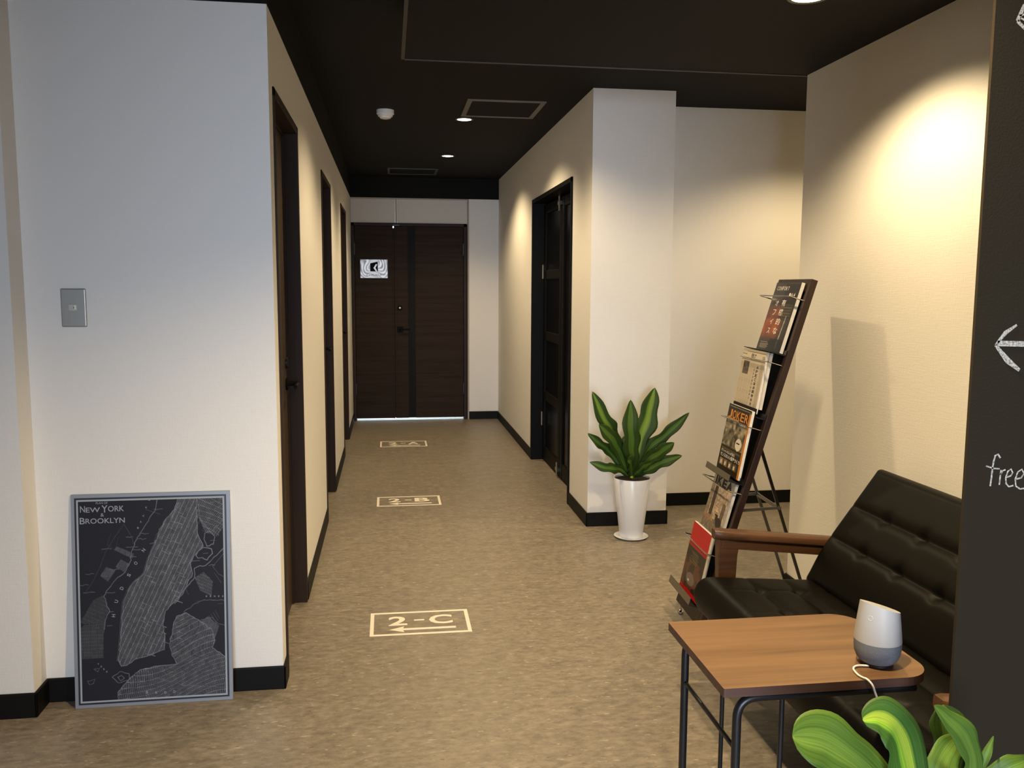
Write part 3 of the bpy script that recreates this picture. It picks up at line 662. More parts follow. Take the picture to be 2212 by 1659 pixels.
MT('PLAN OF', 545, 222, 62, 11); MT('N', 462, 267, 26, 34, .008); MT('EW', 492, 267, 74, 26, .008); MT('Y', 574, 267, 32, 38, .008); MT('ORK', 608, 262, 84, 30, .008)
MT('&', 568, 289, 18, 18); MT('B', 459, 330, 27, 34, .008); MT('ROOKLYN', 489, 328, 206, 28, .008)
for s, x, y, r in (('H', 625, 829, 1.45), ('U', 640, 753, 1.3), ('D', 668, 683, 1.1), ('S', 706, 612, 1.0), ('O', 743, 548, .95), ('N', 785, 478, .9)): MT(s, x + 8, y + 4, 16, 18, .01, rot=r)
for s, x, y in (('B', 788, 1250), ('R', 838, 1252), ('O', 886, 1252), ('O', 934, 1246)): MT(s, x, y, 12, 14, .01)
for i, s in enumerate('YORK'): MT(s, 535 + 15 * i, 1092 + 14 * i, 8, 9, .02)
for s, x, y in (('A', 775, 322), ('C', 790, 290), ('K', 806, 245), ('N', 822, 205), ('B', 760, 355)): MT(s, x, y, 8, 9, .02)
for i in range(5): MT('EENS '[i] if i < 4 else 'S', 1120 + 22 * i, 725, 7, 8, .02)
bm.free()

# ------------------------------------------------------------------ magazine rack
al, th = 0.04945, 0.28598
RO = Vector((1.2268, 3.5201, 0.045)); rw = Vector((-math.sin(al), -math.cos(al), 0)); rh = Vector((math.cos(al), -math.sin(al), 0))
rv = rh * math.sin(th) + Z * math.cos(th); rn = -(rh * math.cos(th) - Z * math.sin(th)); RL, RW, RT = 1.450, 0.3243, 0.026
rack = empty('magazine_rack', (1.32, 3.36, 0), 'tall leaning dark wood magazine rack with chrome wires beside the right wall', 'magazine rack')
def RP(u, v, n=0.0): return RO + rw * u + rv * v + rn * n
bm = B(); obox(bm, RO, rw, rv, rn, 0, 0.028, 0, RL, -RT, 0.0); obox(bm, RO, rw, rv, rn, RW - 0.028, RW, 0, RL, -RT, 0.0)
obox(bm, RO, rw, rv, rn, 0.028, RW - 0.028, RL - 0.05, RL, -RT, 0.0); obox(bm, RO, rw, rv, rn, 0.028, RW - 0.028, 0, 0.085, -RT, 0.0)
link_mesh('rack_frame', bm, RACKW, rack, bevel=0.002)
bm = B(); obox(bm, RO, rw, rv, rn, 0.028, RW - 0.028, 0.085, RL - 0.05, -0.014, -0.006); link_mesh('back_panel', bm, BLACKP, rack)
TIER = [1.148, 0.885, 0.612, 0.350, 0.088]; WIRE = [1.362, 1.096, 0.830, 0.565, 0.298]
for i, v in enumerate(TIER):
    bm = B(); obox(bm, RO, rw, rv, rn, 0.016, RW - 0.016, v - 0.012, v - 0.009, 0.0, 0.033 if i in (1, 3) else 0.062); sh = link_mesh('shelf', bm, BLACKM, rack)
    if i in (2, 4):
        bm = B(); obox(bm, RO, rw, rv, rn, 0.016, RW - 0.02, v - 0.010, v + (0.014 if i < 4 else 0.020), 0.061, 0.063); link_mesh('shelf_lip', bm, DULLM, sh)
    bm = B(); obox(bm, RO, rw, rv, rn, 0.256, 0.318, v - 0.009, v + 0.010, 0.001, 0.004); link_mesh('shelf_bracket', bm, BLACKM, sh)
for v in WIRE:
    bm = B(); tube(bm, fillet([RP(0.005, v, 0), RP(0.005, v, 0.0605), RP(0.311, v, 0.0605), RP(0.311, v, 0.0)], 0.006), 0.0027, 8)
    link_mesh('retaining_wire', bm, CHROME, rack)
for u_ in (0.045, 0.28):
    bm = B(); p = RP(u_, 0.0, -0.01); lathe(bm, [(0.004, 0.012), (0.004, 0.022), (0.004, 0.05)], 16, (p.x, p.y, 0), cap0=False); lathe(bm, [(0.010, 0), (0.013, 0.004), (0.013, 0.010), (0.008, 0.016), (0.004, 0.018)], 20, (p.x, p.y, 0))
    auto_smooth(link_mesh('foot', bm, CHROME, rack))
LEGM = mat('dark_chrome', (0.16, 0.15, 0.15), 0.22, metal=1.0)
# rear legs: two flat chrome struts with a cross brace
def strut(p, q, wx=0.012, wy=0.006):
    bm = B(); p, q = Vector(p), Vector(q); t_ = (q - p).normalized(); a_ = t_.cross(Y).normalized(); obox(bm, p, t_, a_, t_.cross(a_), 0, (q - p).length, -wx / 2, wx / 2, -wy / 2, wy / 2); return bm
h1_, h2_ = RP(0.275, 0.770, -RT - 0.004), RP(0.035, 0.770, -RT - 0.004)
f1_, f2_ = Vector((1.724, 3.235, 0.012)), Vector((1.744, 3.470, 0.012))
LEG = []
for p, q in ((h1_, f1_), (h2_, f2_)):
    bm = strut(p, q); LEG.append(link_mesh('leg', bm, LEGM, rack))
for q in (f1_, f2_):
    bm = B(); lathe(bm, [(0.010, 0), (0.010, 0.014), (0.006, 0.018)], 14, (q.x, q.y, 0)); link_mesh('leg_tip', bm, BLACKM, LEG[0] if q is f1_ else LEG[1])
m1 = h1_.lerp(f1_, 0.335); m2 = h2_.lerp(f2_, 0.335)
bm = strut(m1 + Vector((-0.004, 0, 0)), m2 + Vector((-0.004, 0, 0)), 0.016, 0.003)
link_mesh('cross_brace', bm, DULLM, rack)
for m_, u_ in ((m1, 0.275), (m2, 0.035)):
    bm = strut(m_, RP(u_, (m_.z - 0.045) / math.cos(th) , -RT - 0.002), 0.012, 0.004); link_mesh('fold_stay', bm, DULLM, rack)
for m_ in (m1, m2):
    bm = B(); tube(bm, [m_ - Y * 0.010, m_ + Y * 0.010], 0.007, 12); link_mesh('pivot_bolt', bm, CHROME, rack)

# ---- printed matter on the rack
def reading(name, label, cat, u0, u1, v0, v1, nb, nt, thick, img, mcover, lens_bend=0.0, pagem=PAPER):
    """leaning block: bottom front at nb, top front at nt"""
    Ob = RP(u0, v0, nb); Ot = RP(u0, v1, nt); vv_ = (Ot - Ob); Hh = vv_.length; vv_ = vv_.normalized(); nn_ = rw.cross(vv_); 
    if nn_.dot(rn) < 0: nn_ = -nn_
    t = empty(name, tuple(Ob), label, cat)
    bm = B(); obox(bm, Ob, rw, vv_, nn_, 0, u1 - u0, 0, Hh, -thick, -0.0006); link_mesh('pages', bm, pagem, t)
    def P(a, b): return Ob + rw * ((u1 - u0) * a) + vv_ * (Hh * b) + nn_ * (0.0002 - lens_bend * math.sin(math.pi * b) * 0)
    image_sheet('front_cover' if name == 'magazine' else 'front_page', img, P, mcover, t)
    return t, Ob, vv_, nn_, Hh
def lin(r, g, b): return np.array([((c / 255) ** 2.2) for c in (r, g, b)])
def fillr(im, x0, x1, y0, y1, c, k=1.0):
    h, w_ = im.shape[:2]; s = (slice(int(y0 * h), max(int(y1 * h), int(y0 * h) + 1)), slice(int(x0 * w_), max(int(x1 * w_), int(x0 * w_) + 1)))
    im[s] = im[s] * (1 - k) + np.asarray(c) * k
def fuzz(h, w_, s, seed):
    r = np.random.RandomState(seed); a = r.rand(h // s + 2, w_ // s + 2); yy, xx = np.mgrid[0:h, 0:w_]; fy, fx = yy / s, xx / s; iy, ix = fy.astype(int), fx.astype(int); fy -= iy; fx -= ix
    return (a[iy, ix] * (1 - fy) * (1 - fx) + a[iy + 1, ix] * fy * (1 - fx) + a[iy, ix + 1] * (1 - fy) * fx + a[iy + 1, ix + 1] * fy * fx)
H0, W0 = 110, 84
yy, xx = np.mgrid[0:H0, 0:W0]; uu, vv = xx / W0, yy / H0
# 1 dark design magazine
im = np.ones((H0, W0, 3)) * lin(58, 52, 46)
f = fuzz(H0, W0, 5, 1)[..., None]; im = im * (0.55 + 0.9 * f)
mk_ = np.clip((vv - 0.30) * 4, 0, 1) * np.clip((0.85 - vv) * 6, 0, 1) * np.clip((0.75 - uu) * 5, 0, 1)
im = im * (1 - mk_[..., None]) + (lin(150, 78, 40) * (0.5 + 0.8 * fuzz(H0, W0, 9, 2))[..., None]) * mk_[..., None]
fillr(im, 0.45, 1.0, 0.02, 0.30, lin(28, 24, 20), 0.75); fillr(im, 0.5, 1.0, 0.30, 0.55, lin(45, 42, 30), 0.6)
for k in range(6): fillr(im, 0.5, 0.95, 0.32 + 0.04 * k, 0.335 + 0.04 * k, lin(110, 105, 80), 0.45)
d_ = np.abs(uu - (0.80 - 0.12 * (vv - 0.5))); im[(d_ < 0.02) & (vv > 0.48) & (vv < 0.95)] = lin(150, 150, 140)
fillr(im, 0.45, 1.0, 0.82, 1.0, lin(26, 30, 28), 0.85)
for k in range(5): fillr(im, 0.10, 0.40 + 0.05 * (k % 2), 0.88 + 0.02 * k, 0.887 + 0.02 * k, lin(170, 160, 150), 0.6)
t, Ob, v_, n_, Hh = reading('magazine', 'dark orange and black design magazine, topmost on the leaning rack', 'magazine', 0.045, 0.292, 1.142, 1.430, 0.020, 0.020, 0.014, im, COVER)
def TX(nm, m, items, wid):
    b_t = B()
    for s_, a, b, w_, h, bold in items: text_into(b_t, s_, Ob + rw * (wid * a) + v_ * (Hh * b) + n_ * 0.0006, rw, v_, wid * w_, Hh * h, bold)
    link_mesh(nm, b_t, m, t)
wid = 0.247
TX('title_lettering', PRINTW, [(c, 0.10 + 0.072 * i, 0.885, 0.055, 0.055, 0) for i, c in enumerate('CONFORT')], wid)
TX('issue_lettering', PRINTW, [(c, 0.66 + 0.085 * i, 0.795, 0.06, 0.05, 0) for i, c in enumerate('164')], wid)
TX('headline_lettering', PRINTW, [(c, 0.47, 0.655 - 0.135 * i, 0.16, 0.095, 0.01) for i, c in enumerate('有機的な')], wid)
TX('headline_lettering', PRINTW, [(c, 0.22, 0.655 - 0.135 * i, 0.12, 0.08, 0) for i, c in enumerate('オフィス')], wid)
# 2 newspaper
im = np.ones((H0, W0, 3)) * lin(196, 182, 160)
g = fuzz(H0, W0, 2, 5)
for k in range(9):
    x0 = 0.04 + 0.105 * k
    for j in range(26): fillr(im, x0, x0 + 0.085, 0.30 + 0.026 * j, 0.312 + 0.026 * j, lin(150, 138, 120), 0.45)
fillr(im, 0.13, 0.38, 0.20, 0.42, lin(95, 84, 74)); im[int(.22 * H0):int(.42 * H0), int(.13 * W0):int(.38 * W0)] *= (0.4 + 1.1 * fuzz(H0, W0, 3, 8)[int(.22 * H0):int(.42 * H0), int(.13 * W0):int(.38 * W0)])[..., None]
fillr(im, 0.02, 0.98, 0.0, 0.17, lin(205, 192, 170)); fillr(im, 0.0, 0.20, 0.085, 0.095, lin(40, 35, 30)); fillr(im, 0.20, 0.97, 0.045, 0.05, lin(120, 110, 95)); fillr(im, 0.36, 0.98, 0.165, 0.172, lin(110, 100, 88))
fillr(im, 0.62, 0.83, 0.20, 0.93, lin(200, 187, 165)); fillr(im, 0.86, 0.97, 0.20, 0.95, lin(160, 148, 128), 0.5)
fillr(im, 0.0, 0.5, 0.93, 1.0, lin(195, 180, 155), 0.6)
t, Ob, v_, n_, Hh = reading('newspaper', 'folded newspaper with vertical headlines, second from the top of the rack', 'newspaper', 0.010, 0.266, 0.885, 1.1325, 0.028, 0.057, 0.010, im, NEWSP)
wid = 0.258
TX('headline_lettering', PRINTK, [(c, 0.69, 0.70 - 0.066 * i, 0.09, 0.05, 0.015) for i, c in enumerate('APEC経済閣僚会合')], wid)
TX('headline_lettering', PRINTK, [(c, 0.60, 0.66 - 0.058 * i, 0.04, 0.035, 0) for i, c in enumerate('自由貿易の推進確認')], wid)
TX('masthead_lettering', PRINTK, [(c, 0.40 + 0.12 * i, 0.86, 0.09, 0.07, 0.03) for i, c in enumerate('日経')], wid)
TX('date_lettering', PRINTK, [('12', 0.87, 0.87, 0.08, 0.045, 0.02)], wid)
bm = B(); obox(bm, Ob, rw, v_, n_, 0.03, wid + 0.012, 0.02, Hh - 0.001, -0.020, -0.011); link_mesh('folded_section', bm, PAPER, t)
# 3 black magazine with orange title
im = np.ones((H0, W0, 3)) * lin(48, 40, 30); im *= (0.7 + 0.6 * fuzz(H0, W0, 4, 11))[..., None]
ph = (lin(190, 175, 145) * (fuzz(H0, W0, 7, 12) ** 1.6 * 1.3)[..., None] + 0.01); sl = slice(int(.24 * H0), int(.62 * H0)); im[sl] = ph[sl]
m_ = fuzz(H0, W0, 4, 13); im[int(.36 * H0):int(.62 * H0), :int(.8 * W0)] *= (0.25 + 1.1 * m_[int(.36 * H0):int(.62 * H0), :int(.8 * W0)])[..., None]
fillr(im, 0.0, 1.0, 0.0, 0.055, lin(36, 28, 22)); fillr(im, 0.04, 0.97, 0.03, 0.042, lin(170, 165, 155), 0.6)
fillr(im, 0.03, 0.93, 0.06, 0.22, lin(50, 26, 16)); fillr(im, 0.03, 0.55, 0.205, 0.235, lin(200, 150, 80), 0.8)
el = ((uu - 0.72) / 0.13) ** 2 + ((vv - 0.53) / 0.09) ** 2 < 1; im[el] = lin(225, 215, 195); fillr(im, 0.64, 0.78, 0.51, 0.53, lin(20, 18, 16))
fillr(im, 0.94, 1.0, 0.05, 1.0, lin(205, 130, 40)); fillr(im, 0.0, 0.94, 0.64, 0.95, lin(40, 32, 22), 0.8)
for k in range(4): fillr(im, 0.08 + 0.2 * k, 0.24 + 0.2 * k, 0.82, 0.92, lin(150 - 15 * k, 120 - 12 * k, 90 - 10 * k)); fillr(im, 0.12 + 0.2 * k, 0.18 + 0.2 * k, 0.85, 0.90, lin(220, 210, 195))
for k in range(3): fillr(im, 0.06, 0.9, 0.655 + 0.01 * k, 0.66 + 0.01 * k, lin(120, 105, 80), 0.5)
t, Ob, v_, n_, Hh = reading('magazine', 'black magazine with an orange title and a sepia photograph, third tier of the rack', 'magazine', 0.046, 0.303, 0.614, 0.893, 0.027, 0.056, 0.010, im, COVER)
wid = 0.26
TX('title_lettering', PRINTO, [(c, 0.06 + 0.175 * i, 0.80, 0.15, 0.125, 0.012) for i, c in enumerate('JOKER')], wid)
TX('headline_lettering', PRINTW, [('オシャレな人が住む', 0.06, 0.275, 0.62, 0.045, 0.015)], wid)
TX('headline_lettering', PRINTW, [('センスのいい部屋づくり', 0.06, 0.205, 0.86, 0.06, 0.018)], wid)
TX('issue_lettering', PRINTW, [('12月', 0.58, 0.74, 0.26, 0.04, 0.02)], wid)
bm = B(); obox(bm, Ob, rw, v_, n_, 0.010, wid + 0.001, 0.0, Hh * 1.045, -0.0155, -0.0105); link_mesh('back_issue', bm, COVER if False else BLACKP, t)
bm = B(); obox(bm, Ob, rw, v_, n_, wid - 0.003, wid + 0.0005, 0.012, Hh, -0.011, -0.0055); link_mesh('spine_edge', bm, PRINTW, t)
# 4 furniture catalogue
im = np.ones((H0, W0, 3)) * lin(200, 180, 160); im *= (0.75 + 0.4 * fuzz(H0, W0, 12, 21))[..., None]
fillr(im, 0.0, 0.16, 0.2, 0.75, lin(135, 125, 110), 0.7); fillr(im, 0.20, 0.34, 0.2, 0.74, lin(62, 48, 36), 0.9); fillr(im, 0.72, 0.86, 0.4, 0.78, lin(80, 65, 50), 0.7)
fillr(im, 0.0, 1.0, 0.74, 1.0, lin(100, 90, 76), 0.75)
for k in range(12): fillr(im, 0.05, 0.62, 0.80 + 0.017 * k, 0.806 + 0.017 * k, lin(170, 160, 145), 0.5)
fillr(im, 0.0, 0.46, 0.70, 0.82, lin(170, 140, 120), 0.8); fillr(im, 0.5, 0.66, 0.63, 0.74, lin(60, 52, 42)); fillr(im, 0.44, 0.55, 0.66, 0.74, lin(190, 175, 150))
e2 = ((uu - 0.72) / 0.13) ** 2 + ((vv - 0.74) / 0.09) ** 2 < 1; im[e2] = lin(60, 52, 44)
for k in range(4): fillr(im, 0.42, 0.60, 0.30 + 0.10 * k, 0.305 + 0.10 * k, lin(90, 75, 60), 0.8)
im[:] = (im * (0.62 + 0.75 * fuzz(H0, W0, 3, 23))[..., None]) ** 1.15
fillr(im, 0.0, 1.0, 0.0, 0.18, lin(205, 195, 180)); fillr(im, 0.93, 1.0, 0.0, 1.0, lin(160, 172, 195), 0.7)
t, Ob, v_, n_, Hh = reading('magazine', 'furniture catalogue with big black letters and a living room photo, fourth tier', 'magazine', 0.046, 0.292, 0.350, 0.596, 0.016, 0.022, 0.012, im, COVER)
wid = 0.246
TX('title_lettering', PRINTK, [(c, (0.10, 0.20, 0.44, 0.66)[i], 0.83, (0.07, 0.22, 0.20, 0.24)[i], 0.145, 0.045) for i, c in enumerate('IKEA')], wid)
# 5 red brochure
im = np.ones((H0, W0, 3)) * lin(50, 42, 34); im *= (0.6 + 0.8 * fuzz(H0, W0, 6, 31))[..., None]
sp = fuzz(H0, W0, 9, 33); k_ = ((sp > 0.55) & (vv > 0.5))[..., None]; im = np.where(k_, im * 0.5 + lin(120, 70, 50) * 0.5, im)
top = vv < 0.34 + 0.0 * uu; im[top] = lin(196, 30, 34)
for k in range(14):
    for j in range(26):
        if (k * 7 + j * 3) % 5: fillr(im, 0.10 + 0.032 * j, 0.10 + 0.032 * j + 0.012, 0.05 + 0.014 * k, 0.05 + 0.014 * k + 0.007, lin(150, 40, 36), 0.7)
for k in range(7): fillr(im, 0.25 + 0.05 * (k % 3), 0.62 + 0.04 * (k % 2), 0.40 + 0.025 * k, 0.41 + 0.025 * k, lin(150, 140, 100), 0.5)
e3 = ((uu - 0.45) / 0.22) ** 2 + ((vv - 0.78) / 0.09) ** 2 < 1; im[e3] = lin(115, 100, 92); fillr(im, 0.34, 0.42, 0.80, 0.83, lin(210, 205, 200))
fillr(im, 0.0, 1.0, 0.945, 1.0, lin(196, 30, 34))
t, Ob, v_, n_, Hh = reading('magazine', 'red topped brochure with a dark photo, lowest on the leaning rack', 'magazine', 0.072, 0.304, 0.088, 0.372, 0.034, 0.0565, 0.010, im, COVER)
bm = B(); obox(bm, Ob, rw, v_, n_, 0.002, 0.234, 0.0, Hh * 1.0, -0.0145, -0.0105); link_mesh('inner_booklet', bm, mat('blue_grey_paper', (0.32, 0.34, 0.4), 0.5), t)

# ------------------------------------------------------------------ two-seat sofa
SY0, SY1 = 1.605, 2.812
sofa = empty('sofa', (1.42, 2.21, 0), 'black tufted leather two-seat sofa with walnut arms beside the magazine rack', 'sofa')
def samples(a, b, n, r):
    e = [r * (1 - math.cos(math.pi / 2 * k / 7)) for k in range(8)]
    m_ = np.linspace(a + r, b - r, n)
    return [a + x_ for x_ in e[:-1]] + list(m_) + [b - x_ for x_ in e[:-1][::-1]]
def cushion(name, O, ea, eb, en, A, Bb, Tk, rows, cols, parent, mat_, re=0.045, crown=0.012, seamA=0.006, buttons=None, shape=None, bd=0.017, vs=0.0030, cw_=0.035, fade=0.09):
    """a along ea (0..A), b along eb (0..Bb); rows: seam positions in a; cols: seam positions in b"""
    bm = B(); sa = samples(0, A, 70, re); sb = samples(0, Bb, 150, re); half = Tk / 2
    def top(a, b):
        d = min(a, A - a, b, Bb - b)
        e = 1.0 if d >= re else math.sqrt(max(0.0, 1 - (1 - d / re) ** 2))
        da, db_ = min(abs(a - r_) for r_ in rows + [-0.03, A + 0.03]), min(abs(b - c_) for c_ in cols + [-0.08, Bb + 0.08])
        h = half; ef = min(1.0, max(0.0, min(b, Bb - b) - 0.01) / fade); ef = ef * ef * (3 - 2 * ef)
        h -= crown * math.exp(-(da / cw_) ** 2) * ef
        ms = min(abs(a - r_) for r_ in rows)
        h -= seamA * math.exp(-(ms / 0.006) ** 2) * (0.35 + 0.65 * ef)
        mc = min(abs(b - c_) for c_ in cols); h -= vs * math.exp(-(mc / 0.005) ** 2)
        for (pa, pb) in buttons or []:
            q2 = ((a - pa) ** 2 + (b - pb) ** 2); 
            if q2 < 0.01: h -= bd * math.exp(-q2 / 0.00045)
        return h * e
    grid = [[bm.verts.new(O + ea * a + eb * b + en * (top(a, b) + (shape(a) if shape else 0))) for b in sb] for a in sa]
    bot = [[None] * len(sb) for _ in sa]
    for i, a in enumerate(sa):
        for j, b in enumerate(sb):
            if i in (0, len(sa) - 1) or j in (0, len(sb) - 1): bot[i][j] = grid[i][j]
            else:
                d = min(a, A - a, b, Bb - b); e = 1.0 if d >= re else math.sqrt(max(0.0, 1 - (1 - d / re) ** 2))
                bot[i][j] = bm.verts.new(O + ea * a + eb * b - en * (half * e) + en * (shape(a) if shape else 0))
    for i in range(len(sa) - 1):
        for j in range(len(sb) - 1):
            bm.faces.new((grid[i][j], grid[i][j + 1], grid[i + 1][j + 1], grid[i + 1][j]))
            bm.faces.new((bot[i][j], bot[i + 1][j], bot[i + 1][j + 1], bot[i][j + 1]))
    return link_mesh(name, bm, mat_, parent, smooth=True)
LW = SY1 - SY0
cols = [0.035 + 0.199 * k for k in range(1, 6)]
# seat: a runs from the front edge to the back, b runs towards the camera
se = Vector((0.5, 0, -0.035)).normalized(); sn = Vector((0.035, 0, 0.5)).normalized()
rows_s = [0.165, 0.300, 0.435]; cb = [0.165 + 0.2 * k for k in range(0, 6)]
cushion('seat_cushion', Vector((1.045, SY1, 0.340)), se, -Y, sn, 0.56, LW, 0.145, rows_s, cb, sofa, LEATHER, re=0.050, crown=0.006, seamA=0.0035, bd=0.010, vs=0.0022, cw_=0.022, fade=0.16, buttons=[(a, b) for a in rows_s for b in cb])
be = Vector((0.23, 0, 0.32)).normalized(); bn = Vector((-0.32, 0, 0.23)).normalized()
BO = Vector((1.45, SY1 + 0.004, 0.42)) - be * 0.045 - bn * 0.055
rows_b = [0.045 + 0.394 - 0.252, 0.045 + 0.394 - 0.121]; cbb = [0.225 + 0.2 * k for k in range(0, 5)]
back = cushion('backrest', BO, be, -Y, bn, 0.490, LW - 0.006, 0.110, rows_b, cbb, sofa, LEATHER, re=0.036, crown=0.006, seamA=0.0045, bd=0.012, vs=0.0004, cw_=0.018, buttons=[(a, b) for a in rows_b for b in cbb], shape=lambda a: 0.018 * math.exp(-(a / 0.09) ** 2) * -1)
def arm(y0, y1):
    am = (y0 + y1) / 2
    # top board: outline in XZ, tapered, front rounded in plan
    bm = B(); n = 10; pl = []
    xs = [1.122, 1.140, 1.165] + [1.20 + 0.05 * k for k in range(9)]
    def hw(x_): return 0.030 if x_ > 1.165 else (0.018 if x_ < 1.13 else 0.027)
    rings = []
    for x_ in xs:
        zt_ = 0.556 - (x_ - 1.122) * 0.105; k = hw(x_); tk = 0.034
        rings.append([bm.verts.new((x_, am + s * k, z)) for s, z in ((-1, zt_ - 0.006), (-0.8, zt_), (0.8, zt_), (1, zt_ - 0.006), (1, zt_ - tk + 0.010), (0.6, zt_ - tk), (-0.6, zt_ - tk), (-1, zt_ - tk + 0.010))])
    for a_, b_ in zip(rings, rings[1:]):
        for k in range(8): bm.faces.new((a_[k], a_[(k + 1) % 8], b_[(k + 1) % 8], b_[k]))
    bm.faces.new(rings[0]); bm.faces.new(rings[-1])
    auto_smooth(link_mesh('armrest', bm, WALNUT, sofa, bevel=0.0), 50)
    bm = B(); r0 = []
    for x_ in (1.15, 1.25, 1.40, 1.62):
        zt_ = 0.556 - (x_ - 1.122) * 0.105 - 0.033; r0.append([bm.verts.new((x_, am + s * 0.019, z)) for s, z in ((-1, zt_), (1, zt_), (1, zt_ - 0.030), (-1, zt_ - 0.030))])
    for a_, b_ in zip(r0, r0[1:]):
        for k in range(4): bm.faces.new((a_[k], a_[(k + 1) % 4], b_[(k + 1) % 4], b_[k]))
    bm.faces.new(r0[0]); bm.faces.new(r0[-1]); link_mesh('arm_rail', bm, WALNUT, sofa, bevel=0.002)
    # front leg
    bm = B(); prof = [(0.528, 1.136, 1.232), (0.505, 1.136, 1.214), (0.46, 1.137, 1.207), (0.36, 1.140, 1.203), (0.22, 1.146, 1.196), (0.0, 1.156, 1.186)]
    rr = [[bm.verts.new((a_, am - 0.018, z)), bm.verts.new((b_, am - 0.018, z)), bm.verts.new((b_, am + 0.018, z)), bm.verts.new((a_, am + 0.018, z))] for z, a_, b_ in prof] if False else [[bm.verts.new(c) for c in ((a_, am - 0.018, z), (b_, am - 0.018, z), (b_, am + 0.018, z), (a_, am + 0.018, z))] for z, a_, b_ in prof]
    for a_, b_ in zip(rr, rr[1:]):
        for k in range(4): bm.faces.new((a_[k], a_[(k + 1) % 4], b_[(k + 1) % 4], b_[k]))
    bm.faces.new(rr[0]); bm.faces.new(rr[-1]); link_mesh('leg', bm, WALNUT, sofa, bevel=0.003)
    bm = B(); prof = [(0.48, 1.60, 1.645), (0.3, 1.60, 1.645), (0.0, 1.66, 1.692)]
    rr = [[bm.verts.new(c) for c in ((a_, am - 0.018, z), (b_, am - 0.018, z), (b_, am + 0.018, z), (a_, am + 0.018, z))] for z, a_, b_ in prof]
    for a_, b_ in zip(rr, rr[1:]):
        for k in range(4): bm.faces.new((a_[k], a_[(k + 1) % 4], b_[(k + 1) % 4], b_[k]))
    bm.faces.new(rr[0]); bm.faces.new(rr[-1]); link_mesh('leg', bm, WALNUT, sofa, bevel=0.003)
    bm = B(); obox(bm, Vector((1.17, am, 0.245)), Vector((1, 0, -0.06)).normalized(), Y, Vector((0.06, 0, 1)).normalized(), 0, 0.47, -0.014, 0.014, -0.02, 0.02); link_mesh('side_rail', bm, WALNUT, sofa)
arm(2.815, 2.875); arm(1.548, 1.602)
bm = B(); box(bm, 1.175, 1.20, 1.59, 2.83, 0.215, 0.262); box(bm, 1.58, 1.605, 1.59, 2.83, 0.195, 0.240); link_mesh('seat_frame', bm, WALNUT, sofa)

# ------------------------------------------------------------------ side table
tx0, tx1, ty0, ty1, tz = 0.657, 1.122, 1.583, 1.936, 0.600
tb = empty('side_table', (0.9, 1.76, 0), 'small rectangular wooden side table on black tube legs in front of the sofa', 'table')
def rpoly(x0, x1, y0, y1, rl, rr_):
    P = []
    for cx, cy, r, a0 in ((x1 - rr_, y1 - rr_, rr_, 0), (x0 + rl, y1 - rl, rl, 90), (x0 + rl, y0 + rl, rl, 180), (x1 - rr_, y0 + rr_, rr_, 270)):
        for k in range(9): P.append((cx + r * math.cos(math.radians(a0 + 10 + 70 * k / 8 if False else a0 + 90 * k / 8)), cy + r * math.sin(math.radians(a0 + 90 * k / 8))))
    return P
bm = B(); prism(bm, rpoly(tx0, tx1, ty0, ty1, 0.004, 0.065), tz - 0.019, tz)
for f in bm.faces: f.material_index = 0 if f.normal.z > 0.5 else 1
bm.normal_update()
top_o = link_mesh('tabletop', bm, None, tb, mats=[TOPW, EDGEW])
for p in top_o.data.polygons: p.material_index = 0 if abs(p.normal.z) > 0.5 and p.center.z > tz - 0.005 else 1
zr = tz - 0.019 - 0.0095; r_ = 0.0092
for y_ in (ty0 + 0.016, ty1 - 0.026):
    bm = B(); tube(bm, fillet([(tx1 - 0.04, y_, zr), (tx0 + 0.036, y_, zr), (tx0 + 0.036, y_, 0.010), (tx1 - 0.02, y_, 0.010)], 0.045, 9), r_, 14)
    auto_smooth(link_mesh('frame_tube', bm, BLACKM, tb), 60)
    bm = B(); tube(bm, [(tx0 + 0.132, y_, zr), (tx0 + 0.132, y_, 0.012)], 0.0055, 10); auto_smooth(link_mesh('brace_rod', bm, BLACKM, tb), 60)
bm = B(); tube(bm, [(tx0 + 0.036, ty0 + 0.016, 0.460), (tx0 + 0.036, ty1 - 0.026, 0.460)], 0.0052, 10); auto_smooth(link_mesh('side_rod', bm, BLACKM, tb), 60)
bm = B(); tube(bm, [(tx1 - 0.045, ty0 + 0.016, zr), (tx1 - 0.045, ty1 - 0.026, zr)], r_, 10); auto_smooth(link_mesh('under_bar', bm, BLACKM, tb), 60)
bm = B(); tube(bm, [(tx1 - 0.025, ty0 + 0.016, 0.010), (tx1 - 0.025, ty1 - 0.026, 0.010)], r_, 10); auto_smooth(link_mesh('floor_bar', bm, BLACKM, tb), 60)

